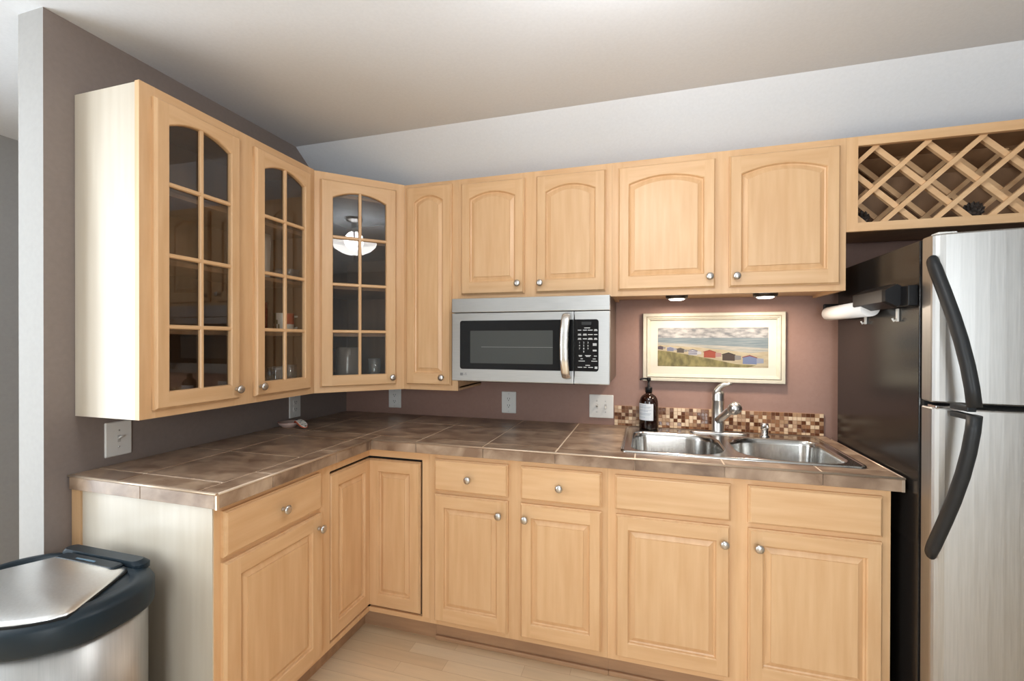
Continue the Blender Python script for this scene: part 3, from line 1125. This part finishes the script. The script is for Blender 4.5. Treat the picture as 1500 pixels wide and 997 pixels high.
for i, (u, v, s, wc, rc) in enumerate(huts):
    wm = mat('print_hut_wall_%d' % i, s2l([c * .74 for c in wc]), .7)
    rm = mat('print_hut_roof_%d' % i, s2l([c * .72 for c in rc]), .7)
    side = mat('print_hut_side_%d' % i, tuple(c * .3 + .12 for c in s2l(wc)), .7)
    hh = s * 1.45
    l, r_ = u - s * .5, u + s * .5
    patch([(r_, v + .01), (r_ + s * .5, v + .02), (r_ + s * .5, v + hh * .75), (r_, v + hh * .85)], side, 6)
    patch([(max(l, 0), v), (r_, v - .01), (r_, v + hh * .85), (u, v + hh * 1.15), (max(l, 0), v + hh * .9)], wm, 7)
    patch([(max(l - .006, 0), v + hh * .86), (u, v + hh * 1.1), (r_ + .006, v + hh * .8), (r_ + .006, v + hh * .92), (u, v + hh * 1.28), (max(l - .006, 0), v + hh * .98)], rm, 8)
    patch([(u, v + hh * 1.28), (r_ + .006, v + hh * .92), (r_ + s * .6, v + hh * .85), (u + s * .55, v + hh * 1.22)], sand_a, 7.5)
    if i == 3:
        bl = MATS['print_hut_roof_3']
        for k in range(4):
            patch([(l, v + hh * (.12 + .2 * k)), (r_, v + hh * (.11 + .2 * k)), (r_, v + hh * (.2 + .2 * k)), (l, v + hh * (.21 + .2 * k))], bl, 9)
q.build('print', pc)

# ------------------------------------------------------------------ microwave
mw = thing('microwave', 'stainless over-the-range microwave with black glass door', 'microwave', (.944, -.4156, 1.193))
Wm, Hm = 1.7055 - .944, 1.596 - 1.193
q = MB()
q.box(.004, Wm - .002, .030, .448, .006, Hm, mat('microwave_case', s2l((92, 78, 70)), .35, .3), .003)
q.box(.05, Wm - .05, .03, .40, -.004, .008, black_plastic)
q.build('case', mw)
q = MB()
q.box(0, Wm, 0, .032, Hm - .070, Hm - .002, steel_h, .003)
q.build('vent_strip', mw)
sp = 1.546 - .944
q = MB()
q.box(0, sp - .001, 0, .03, 0, Hm - .073, steel_h, .004)
dr = q.build('door', mw)
gx0, gx1, gz0, gz1 = .989 - .944, 1.657 - .944, 1.252 - 1.193, 1.486 - 1.193


def glass_slab(mb, x0, x1, z0, z1, rl, rr, m, y0, y1):
    pts = rrect(x0, x1, z0, z1, 0, 5, (rr, rl, rl, rr))
    mb.rings([[(x, y, z) for x, z in pts] for y in (y0, y1)], m)


q = MB()
glass_slab(q, gx0, sp - .002, gz0, gz1, .012, .001, black_glass, .001, -.0025)
bg = q.build('door_glass', dr)
q = MB()
glass_slab(q, 1.043 - .944, 1.449 - .944, 1.281 - 1.193, 1.437 - 1.193, .003, .003, window_mesh, -.002, -.003)
q.box(1.10 - .944, 1.449 - .944, -.0034, -.003, .1655, .1668, mat('rack_wire', s2l((140, 142, 140)), .5))
q.build('window', dr)
q = MB()
hxm = 1.5155 - .944
path = [(hxm, -.004, .318), (hxm, -.024, .312), (hxm - .003, -.036, .29), (hxm - .006, -.046, .23), (hxm - .007, -.049, .175), (hxm - .006, -.046, .115), (hxm - .003, -.036, .055), (hxm, -.024, .034), (hxm, -.004, .028)]
q.tube(path, .020, mat('handle_steel', (.78, .77, .75), .22, 1.0), 14, (1.0, .35), (0, 1, 0))
q.build('handle', dr)
q = MB()
q.box(.0455, .0585, -.0012, .001, .027, .040, gap_black, .0003)
q.text('LG', .016, mat('logo_grey', s2l((110, 112, 114)), .4), Matrix.Translation((.0705, -.0003, .0335)) @ Matrix.Rotation(PI / 2, 4, 'X'))
q.build('logo', dr)
q = MB()
q.box(sp + .001, Wm, 0, .03, 0, Hm - .073, steel_h, .004)
cp = q.build('control_panel', mw)
q = MB()
glass_slab(q, sp + .002, gx1, gz0, gz1, .001, .012, black_glass, .001, -.0025)
q.build('panel_glass', cp)
q = MB()
q.box(sp + .035, sp + .078, -.0032, -.0024, .268, .282, mat('display_grey', (.03, .032, .035), .15))
q.build('display', cp)
q = MB()
mleg = legend_white


def bar(x, z, wd, ht=.0034):
    q.box(x - wd / 2, x + wd / 2, -.0031, -.0024, z - ht / 2, z + ht / 2, mleg)


cxs = [sp + .026, sp + .050, sp + .074, sp + .098]
bar(sp + .060, .2545, .026, .0026)
for zc, dbl in ((.2445, (0, 0, 0, 1)), (.2245, (1, 1, 0, 0)), (.2055, (1, 0, 1, 1))):
    for k in range(4):
        wd = (.016, .018, .021, .015)[k]
        if dbl[k]:
            bar(cxs[k], zc + .0022, wd * .8, .0026)
            bar(cxs[k], zc - .0022, wd, .0026)
        else:
            bar(cxs[k], zc, wd, .003)
for k, s in enumerate('1234567890'):
    col_, row_ = (k % 3, k // 3) if k < 9 else (1, 3)
    q.text(s, .0115, mleg, Matrix.Translation((sp + (.026, .045, .064)[col_], -.0027, .188 - .0135 * row_)) @ Matrix.Rotation(PI / 2, 4, 'X'))
for z in (.184, .180, .176, .155, .151):
    bar(sp + .094, z, .017, .0026)
for x, z, wd in ((.030, .1305, .016), (.030, .1265, .013), (.064, .1305, .026), (.064, .1265, .018), (.097, .1285, .013), (.036, .1155, .010), (.036, .1055, .028), (.092, .1155, .013), (.092, .1055, .026), (.063, .0865, .020), (.028, .0775, .020), (.051, .0775, .013), (.076, .0775, .021), (.100, .0800, .012), (.100, .0765, .012), (.100, .073, .012)):
    bar(sp + x, z, wd, .0026)
q.build('key_legend', cp)

# ------------------------------------------------------------------ outlets and switches
def wall_plate(name, label, cat, loc, rotz, pw, ph, kind, group):
    t = thing(name, label, cat, loc, rotz, group)
    q = MB()
    q.rings([[(x, y, z) for x, z in rrect(-pw / 2 + i, pw / 2 - i, -ph / 2 + i, ph / 2 - i, .004)] for i, y in ((0, 0), (0, -.003), (.003, -.006))], white_plastic)
    for z in ((-ph * .5 + .012, ph * .5 - .012) if kind == 'outlet' else (-.03, .03)):
        for x in ((0,) if kind != 'double' else (-.023, .023)):
            q.lathe([(.003, .0055), (.003, .0068), (.0, .007)], mat('screw', (.6, .6, .6), .3, .8) if 'screw' not in MATS else MATS['screw'], (x, 0, z), '-y', 10)
    q.build('cover_plate', t)
    if kind == 'outlet':
        for z in (-.0195, .0195):
            q = MB()
            q.rings([[(x, y, z + zz) for x, zz in rrect(-.017, .017, -.014, .014, .009)] for y in (-.004, -.0085)], white_plastic)
            rc = q.build('receptacle', t)
            q = MB()
            for x in (-.0065, .0065):
                q.box(x - .0012, x + .0012, -.0091, -.008, z - .001, z + .0075, slot_dark)
            q.lathe([(.0026, .008), (.0026, .0091), (0, .0092)], slot_dark, (0, 0, z - .007), '-y', 10)
            q.build('slot', rc)
    else:
        for x in ((0,) if kind == 'switch' else (-.023, .023)):
            up = 1 if x <= 0 else -1
            q = MB()
            q.box(x - .0055, x + .0055, -.0068, -.005, -.0125, .0125, mat('toggle_well', s2l((190, 188, 184)), .5) if 'toggle_well' not in MATS else MATS['toggle_well'])
            q.tube([(x, -.005, 0), (x, -.0145, .006 * up), (x, -.0215, .010 * up)], [.0052, .0046, .004], white_plastic, 8, (1, .8))
            q.build('toggle', t)
    return t


G_O = 'white duplex wall outlets'
wall_plate('wall_outlet', 'white duplex outlet on back wall under the microwave', 'outlet', (1.100, YB - .0005, 1.034), 0, .087, .124, 'outlet', G_O)
wall_plate('wall_outlet', 'white outlet on back wall half hidden below the corner cabinet', 'outlet', (.356, YB - .0005, 1.030), 0, .086, .118, 'outlet', G_O)
wall_plate('wall_outlet', 'white outlet on left wall behind the small dish', 'outlet', (.0005, -.412, 1.028), PI / 2, .082, .128, 'outlet', G_O)
wall_plate('light_switch', 'white double toggle switch plate between microwave and mosaic strip', 'switch', (1.626, YB - .0005, 1.034), 0, .130, .126, 'double', None)
wall_plate('light_switch', 'white single toggle switch plate on left wall under the glass cabinet', 'switch', (.0005, -1.283, 1.027), PI / 2, .088, .126, 'switch', None)

# ------------------------------------------------------------------ under-cabinet puck lights
def puck(x, y, label):
    t = thing('puck_light', label, 'light', (x, y, ZM + .012), 0, 'under-cabinet puck lights')
    MB().lathe([(.050, 0), (.050, -.012), (.046, -.019), (.037, -.021), (.035, -.018)], bronze, seg=32).build('housing', t)
    MB().lathe([(.0355, -.017), (.0355, -.022), (.028, -.026), (.0, -.028)], puck_lens, seg=32).build('lens', t)
    d = bpy.data.lights.new('puck_bulb', 'AREA')
    d.shape = 'DISK'
    d.size = 0.07
    d.energy = 3.0
    d.color = (1.0, 0.84, 0.68)
    o = bpy.data.objects.new('puck_bulb', d)
    COL.objects.link(o)
    o.location = (x, y, ZM - .022)
    return t


puck(1.998, -.18, 'round under-cabinet light above the left side of the picture')
puck(2.374, -.18, 'round under-cabinet light above the right side of the picture')

# ------------------------------------------------------------------ refrigerator
fr = thing('refrigerator', 'top-freezer refrigerator with stainless doors and black side', 'refrigerator', (2.700, -.04, 0))
FW_ = .76
oy = .04
MB().box(0, FW_, -.700 + oy, -.01, .05, 1.712, fridge_black, .004).build('cabinet', fr)
q = MB()
for x in (.06, FW_ - .06):
    for y in (-.60, -.06):
        MB().lathe([(.02, 0), (.024, .01), (.02, .05)], black_plastic, (x, y, 0), seg=14).build('foot', fr)
q.box(.01, FW_ - .01, -.690 + oy, -.670 + oy, .015, .06, black_plastic)
q.build('base_grille', fr)
q = MB()
q.box(.006, FW_ - .006, -.716 + oy, -.699 + oy, .08, 1.706, gap_black)
q.build('gasket', fr)
outl = [(0, -.716), (0, -.760), (.0015, -.766), (.006, -.772), (.014, -.778), (.026, -.7835)]
for k in range(1, 12):
    u = k / 11
    x = .026 + (FW_ / 2 - .026) * u
    outl.append((x, -.7835 - .034 * (1 - (1 - u) ** 2)))
outl = outl + [(FW_ - x, y) for x, y in reversed(outl[:-1])]
outl = [(x, y + oy) for x, y in outl]
for nm, z0, z1 in (('fridge_door', .085, 1.188), ('freezer_door', 1.203, 1.716)):
    q = MB()
    n_ = len(outl)
    yc = -.73 + oy

    def ring(i, z):
        return [(FW_ / 2 + (x - FW_ / 2) * (1 - i / (FW_ / 2)), yc + (y - yc) * (1 - i / .06), z) for x, y in outl]
    q.rings([ring(.006, z0), ring(0, z0 + .005), ring(0, z1 - .005), ring(.002, z1 - .0015), ring(.006, z1)], steel_v, True, True, False)
    for f in q.bm.faces:
        if abs(f.normal.z) < .5:
            f.smooth = False
    d = q.build(nm, fr)
    up = nm == 'freezer_door'
    hb = MB()
    if up:
        zs = [1.632, 1.612, 1.585, 1.53, 1.46, 1.39, 1.32, 1.26, 1.207]
    else:
        zs = [.746, .766, .795, .86, .93, 1.01, 1.08, 1.14, 1.184]
    path = []
    for z in zs:
        s = min(1, abs(z - (1.64 if up else .738)) / .44)
        y = -.768 - .122 * math.sin(s * PI / 2) ** 1.1
        x = -.002 + .040 * s ** .85
        path.append((x, y + oy, z))
    hb.tube([(path[0][0] + .014, -.755 + oy, path[0][2])] + path, [.020] + [.024] * 1 + [.0265] * (len(path) - 1), handle_black, 16, (1.0, .62), (1, -.35, 0))
    # foot of the handle and its anchor by the split
    e = path[-1]
    hb.box(e[0] - .010, e[0] + .012, -.800 + oy, e[1] + .012, e[2] - .016 if up else e[2] - .016, e[2], handle_black, .003)
    hb.build('handle', d)
q = MB()
q.box(.012, .060, -.772 + oy, -.735 + oy, 1.714, 1.722, white_plastic, .003)
q.build('hinge_cover', fr)
q = MB()
q.box(.006, .055, -.778 + oy, -.735 + oy, 1.188, 1.194, chrome, .001)
q.build('hinge_plate', fr)

# paper towel holder on the refrigerator side
ph = thing('paper_towel_holder', 'black holder with white roll mounted on the refrigerator side', 'paper towel holder', (2.6985, -.04, 1.525))
q = MB()
q.box(-.012, 0, -.60, -.02, -.018, .022, black_plastic, .004)
q.box(-.062, 0, -.035, -.020, -.03, .035, black_plastic, .006)
q.build('bracket', ph)
q = MB()
q.tube([(-.040, -.035, -.010), (-.040, -.43, -.012)], .031, white_paper, 24)
q.build('paper_roll', ph)
q = MB()
ring = lambda y, s: [(-.038 + s * .043 * math.cos(PI / 6 + k * PI / 3), y, .018 + s * .041 * math.sin(PI / 6 + k * PI / 3)) for k in range(6)]
q.rings([ring(-.325, .45), ring(-.375, 1.0), ring(-.60, 1.0), ring(-.615, .9)], black_plastic)
q.build('end_housing', ph)
q = MB()
q.box(-.028, 0, -.658, -.605, -.02, .046, black_plastic, .003)
q.build('end_block', ph)
G_H = 'white hooks on the refrigerator side'
for y, lab in ((-.335, 'small white hook below the white paper roll'), (-.575, 'small white hook below the black end of towel holder')):
    q = MB()
    q.box(-.006, 0, -.007, .007, -.02, .025, white_plastic, .002)
    q.tube([(-.004, 0, -.012), (-.014, 0, -.018), (-.018, 0, -.008)], .0035, white_plastic, 8)
    tag(q.build('wall_hook', None, (2.6995, y, 1.478)), lab, 'hook', G_H)

# ------------------------------------------------------------------ trash can
tc_ = thing('trash_can', 'stainless steel trash can with black-rimmed lid by the partition wall', 'trash can', (.272, -1.650, 0))
A_, BF, BB = .280, .190, .192


def can_out(ins, n=96):
    pts = []
    for k in range(n):
        a = 2 * PI * k / n
        c, s = math.cos(a), math.sin(a)
        if s < 0:
            e = 2.1
            x = abs(c) ** (2 / e) * (1 if c >= 0 else -1)
            y = -abs(s) ** (2 / e)
            pts.append(((A_ - ins) * x, (BF - ins) * y))
        else:
            e = 2.9
            x = abs(c) ** (2 / e) * (1 if c >= 0 else -1)
            y = abs(s) ** (2 / e)
            pts.append(((A_ - ins) * x, (BB - ins) * y))
    return pts


R_ = lambda ins, z: [(x, y, z) for x, y in can_out(ins)]
q = MB()
q.rings([R_(.018, .03), R_(.014, .034), R_(.014, .66)], steel_v, True, True, False)
for f in q.bm.faces:
    f.smooth = len(f.verts) == 4
q.build('body', tc_)
q = MB()
q.rings([R_(.006, 0), R_(.006, .034), R_(.012, .036)], black_plastic)
q.build('base_ring', tc_)
q = MB()
q.rings([R_(.014, .645), R_(.002, .645), R_(0, .650), R_(0, .700), R_(.004, .708), R_(.020, .716), R_(.050, .719), R_(.052, .712)], lid_black, True, True, True)
q.build('lid_rim', tc_)
# stainless flap, slightly domed, hinged at the back
fo = []
NB = 10
bk = [(-.128, .135), (.128, .135)]
flap = [(.135, .128), (.150, .115), (.232, -.030), (.226, -.045)]
front = []
for k in range(17):
    a = -math.radians(24) - (PI - 2 * math.radians(24)) * k / 16
    front.append(((A_ - .014) * math.cos(a), (BF - .012) * math.sin(a)))
flap = [(.095, .138), (.128, .136), (.146, .120), (.238, -.052)] + front + [(-.238, -.052), (-.146, .120), (-.128, .136), (-.095, .138)]


def fl(s, z):
    return [(x * s, -.03 + (y + .03) * s, z - .010 * max(0, -(y) / .2) * 0) for x, y in flap]


q = MB()
q.rings([fl(1.0, .704), fl(1.0, .719), fl(.985, .7225), fl(.93, .726), fl(.80, .731), fl(.62, .7355), fl(.35, .7385), fl(.1, .7395)], steel_lid, True, True, True)
lidf = q.build('lid_flap', tc_)
q = MB()
q.rings([fl(1.018, .700), fl(1.018, .7175), fl(1.0, .7185)], gap_black, False, False)
q.build('flap_gasket', lidf)
q = MB()
q.rings([[(x, y, z) for x, y in rrect(-.125 + i, .125 - i, .100 + i * .3, .132, .01)] for i, z in ((0, .715), (0, .730), (.006, .733))], lid_black)
q.box(-.05, .03, .112, .117, .7328, .7336, mat('badge_blue', s2l((120, 160, 190)), .3, .6))
q.build('flap_badge', lidf)
q = MB()
hp = rrect(-.17, .17, .138, .182, .02)
hp2 = rrect(-.155, .155, .139, .172, .016)
q.rings([[(x, y, .712) for x, y in hp], [(x, y, .726) for x, y in hp], [(x, y, .737) for x, y in hp2]], lid_black)
q.build('hinge_housing', tc_)

# ------------------------------------------------------------------ things inside the glass cabinets
def lathe_thing(name, label, cat, loc, prof, m, seg=28, group=None):
    q = MB()
    q.lathe(prof, m, seg=seg)
    return tag(q.build(name, None, loc), label, cat, group)


lathe_thing('white_tumbler', 'tall white tumbler on the upper shelf behind glass', 'tumbler', (.12, -.748, 1.6655), [(.030, 0), (.032, .004), (.037, .22), (.035, .222), (.030, .20), (.028, .02), (0, .018)], ceramic_white)
q = MB()
n_ = 40
pr = [(.022, 0), (.035, .004), (.058, .040), (.064, .066), (.061, .067), (.054, .042), (.03, .010), (.001, .008)]
q.rings([[(r_ * (1 + (.05 * math.cos(10 * 2 * PI * k / n_))) * math.cos(2 * PI * k / n_), r_ * (1 + (.05 * math.cos(10 * 2 * PI * k / n_))) * math.sin(2 * PI * k / n_), z) for k in range(n_)] for r_, z in pr], clear_glass, True, True, True)
tag(q.build('glass_bowl', None, (.17, -.642, 1.6655)), 'scalloped clear glass bowl beside the white tumbler', 'bowl')
lathe_thing('red_tumbler', 'dark red tumbler on the shelf left of the painted mug', 'tumbler', (.13, -.770, 1.4255), [(.028, 0), (.030, .003), (.034, .140), (.031, .141), (.027, .02), (0, .016)], dark_red)
mug = thing('painted_mug', 'white mug painted with red and green flowers behind glass', 'mug', (.185, -.685, 1.4255))
q = MB()
n_ = 36
zs = [0, .004, .02, .04, .06, .08, .092]
rad = [.036, .040, .044, .0455, .046, .046, .047]
vr = [[q.bm.verts.new((rad[j] * math.cos(2 * PI * k / n_), rad[j] * math.sin(2 * PI * k / n_), zs[j])) for k in range(n_)] for j in range(len(zs))]
rnd = random.Random(3)
for j in range(len(zs) - 1):
    for k in range(n_):
        f = q.bm.faces.new((vr[j][k], vr[j][(k + 1) % n_], vr[j + 1][(k + 1) % n_], vr[j + 1][k]))
        f.smooth = True
        u = k / n_
        m_ = ceramic_white
        if j >= 3 and (.86 < u or u < .06):
            m_ = ceramic_red
        elif j in (1, 2, 3) and .62 < u < .80 and rnd.random() < .7:
            m_ = ceramic_green
        elif j >= 4 and .66 < u < .74:
            m_ = ceramic_green
        f.material_index = q.mi(m_)
q.bm.faces.new(list(reversed(vr[0]))).material_index = q.mi(ceramic_white)
q.lathe([(.047, .092), (.044, .093), (.041, .02), (.001, .012)], ceramic_white, cap0=False)
q.build('cup', mug)
q = MB()
q.tube([(.022, .040, .078), (.030, .062, .080), (.034, .078, .066), (.034, .080, .048), (.030, .070, .030), (.022, .042, .020)], .0055, ceramic_white, 10)
q.build('handle', mug)
JP = [(.032, 0), (.042, .004), (.047, .03), (.046, .07), (.040, .090), (.042, .105), (.040, .105), (.037, .09), (.043, .06), (.043, .03), (.03, .010), (.001, .009)]
lathe_thing('glass_jar', 'round clear glass jar on the bottom shelf near the knob', 'jar', (.20, -.745, 1.1605), JP, clear_glass)
gm = thing('glass_mug', 'clear straight glass mug on the bottom shelf beside the jar', 'mug', (.19, -.655, 1.1605))
MB().lathe([(.030, 0), (.034, .003), (.035, .110), (.033, .111), (.031, .02), (.001, .016)], clear_glass).build('cup', gm)
q = MB()
q.tube([(.012, .030, .090), (.016, .052, .090), (.018, .060, .07), (.018, .060, .045), (.016, .050, .028), (.012, .030, .026)], .0045, clear_glass, 8)
q.build('handle', gm)
pt = thing('pitcher', 'grey pitcher with dark handle on the corner cabinet bottom shelf', 'pitcher', (.31, -.36, 1.1605))
MB().lathe([(.060, 0), (.066, .005), (.068, .05), (.064, .13), (.062, .19), (.060, .192), (.058, .19), (.060, .05), (.001, .012)], grey_glass, seg=32).build('body', pt)
q = MB()
q.tube([(-.050, -.042, .175), (-.070, -.060, .185), (-.086, -.076, .165), (-.088, -.078, .11), (-.074, -.064, .06), (-.050, -.042, .05)], .008, black_plastic, 10)
q.build('handle', pt)
lathe_thing('small_white_cup', 'small white cup in front of the pitcher in corner cabinet', 'cup', (.395, -.405, 1.1605), [(.018, 0), (.021, .002), (.024, .045), (.022, .045), (.018, .006), (.001, .005)], ceramic_white)
lathe_thing('corner_glass', 'clear drinking glass in the corner cabinet right of the pitcher', 'glass', (.42, -.28, 1.1605), [(.028, 0), (.031, .003), (.036, .130), (.034, .131), (.029, .02), (.001, .016)], clear_glass)

# ------------------------------------------------------------------ pine cones in the wine rack
def pine_cone(loc, label, seed, rz):
    q = MB()
    rnd = random.Random(seed)
    n = 0
    for k in range(58):
        t = k / 57
        a = k * 2.39996
        r0 = .030 * math.sin(PI * (0.12 + .85 * t)) ** .8
        z = .006 + t * .058
        c, s = math.cos(a), math.sin(a)
        L = r0 + .006
        wd = .0085 * (1 - .4 * t)
        tip = (L * c, L * s, z + .004 + .006 * t)
        p = [(.3 * r0 * c - s * wd * .4, .3 * r0 * s + c * wd * .4, z - .001), (L * .85 * c - s * wd, L * .85 * s + c * wd, z + .001), tip, (L * .85 * c + s * wd, L * .85 * s - c * wd, z + .001), (.3 * r0 * c + s * wd * .4, .3 * r0 * s - c * wd * .4, z - .001)]
        q.rings([p, [(x, y, zz + .0028) for x, y, zz in p]], pine_m)
    q.lathe([(.008, 0), (.012, .01), (.013, .03), (.008, .055), (.0, .066)], pine_m, seg=12)
    o = q.build('pine_cone', None, loc)
    o.rotation_euler = (0, math.radians(62), rz)
    return tag(o, label, 'pine cone', 'pine cones in the wine rack')


pine_cone((3.085, -.215, 1.897), 'dark pine cone lying right of centre in the wine rack', 1, .6)
pine_cone((2.752, -.215, 1.893), 'dark pine cone in the left bottom corner of the wine rack', 2, 2.2)

# ------------------------------------------------------------------ spoon rest on the counter
sr = thing('spoon_rest', 'pinkish dish with orange patterned handle in the counter corner', 'spoon rest', (.070, -.525, ZTOP + .0005), math.radians(-8))
q = MB()
q.lathe([(.030, 0), (.034, .002), (.052, .020), (.054, .027), (.051, .027), (.030, .006), (.001, .004)], pink_glaze, seg=32, mats=[pink_glaze, pink_glaze, pink_glaze, orange_m, pink_glaze, pink_glaze, pink_glaze])
q.build('dish', sr)
q = MB()
tip = []
path = [(.044, 0, .024), (.054, 0, .034), (.066, 0, .036), (.080, 0, .031), (.094, 0, .023), (.108, 0, .014), (.117, 0, .008), (.121, 0, .005)]
wds = [.008, .014, .020, .024, .026, .023, .015, .006]
top = []
for m_, dz in ((orange_m, 0), (ceramic_white, .0035)):
    k_ = 1.0 if dz == 0 else .82
    prs = []
    for (x, y, z), wv in zip(path, wds):
        d = Vector((0, 1, 0)).normalized() * wv * k_
        prs.append([(x - d.x, y - d.y, z + dz), (x + d.x, y + d.y, z + dz), (x + d.x, y + d.y, z + dz + .004), (x - d.x, y - d.y, z + dz + .004)])
    q.rings(prs, m_)
for i in range(14):
    u = .25 + .7 * random.random()
    j = min(6, int(u * 7))
    f_ = u * 7 - j
    x, y, z = [path[j][c] * (1 - f_) + path[j + 1][c] * f_ for c in range(3)]
    o_ = (random.random() - .5) * .026
    q.lathe([(.0035, 0), (.0035, .0012), (0, .0013)], random.choice([blue_m, blue_m, slot_dark, blue_m]), (x, y + o_, z + .0072), seg=8)
q.build('handle', sr)

# ------------------------------------------------------------------ ceiling lamps (one seen in the corner door's glass, one added)
def ceiling_light(LX, LY, label, energy, group):
    cl = thing('ceiling_light', label, 'ceiling light', (LX, LY, ZC), 0, group)
    MB().lathe([(.075, 0), (.078, -.012), (.062, -.028), (.030, -.040), (.018, -.046)], nickel, seg=32).build('canopy', cl)
    q = MB()
    q.tube([(0, 0, -.044), (0, 0, -.20)], .008, nickel, 12)
    for k in range(3):
        a = k * 2 * PI / 3 + .4
        c, s = math.cos(a), math.sin(a)
        q.tube([(.016 * c, .016 * s, -.045), (.020 * c, .020 * s, -.09), (.045 * c, .045 * s, -.15), (.12 * c, .12 * s, -.19), (.185 * c, .185 * s, -.212)], .007, nickel, 8)
    q.build('stem', cl)
    MB().lathe([(.190, -.212), (.192, -.218), (.182, -.242), (.160, -.268), (.125, -.293), (.080, -.313), (.035, -.322), (.0, -.324)], lamp_glass, seg=40, cap0=False).build('glass_bowl', cl)
    MB().lathe([(.010, -.320), (.014, -.328), (.010, -.340), (.005, -.350), (.008, -.358), (.004, -.366), (.0, -.372)], nickel, seg=16).build('finial', cl)
    d = bpy.data.lights.new('ceiling_bulb', 'POINT')
    d.energy = energy
    d.color = (.93, .97, 1.0)
    d.shadow_soft_size = .08
    o = bpy.data.objects.new('ceiling_bulb', d)
    COL.objects.link(o)
    o.location = (LX, LY, ZC - .20)


ceiling_light(1.865, -1.52, 'semi-flush ceiling light with white glass bowl reflected in the corner cabinet door', 17, 'white bowl ceiling lights')
ceiling_light(-.70, -2.30, 'semi-flush ceiling light with white glass bowl beside the hall window', 4.5, 'white bowl ceiling lights')  # unseen second lamp, added to brighten the ceiling and hall
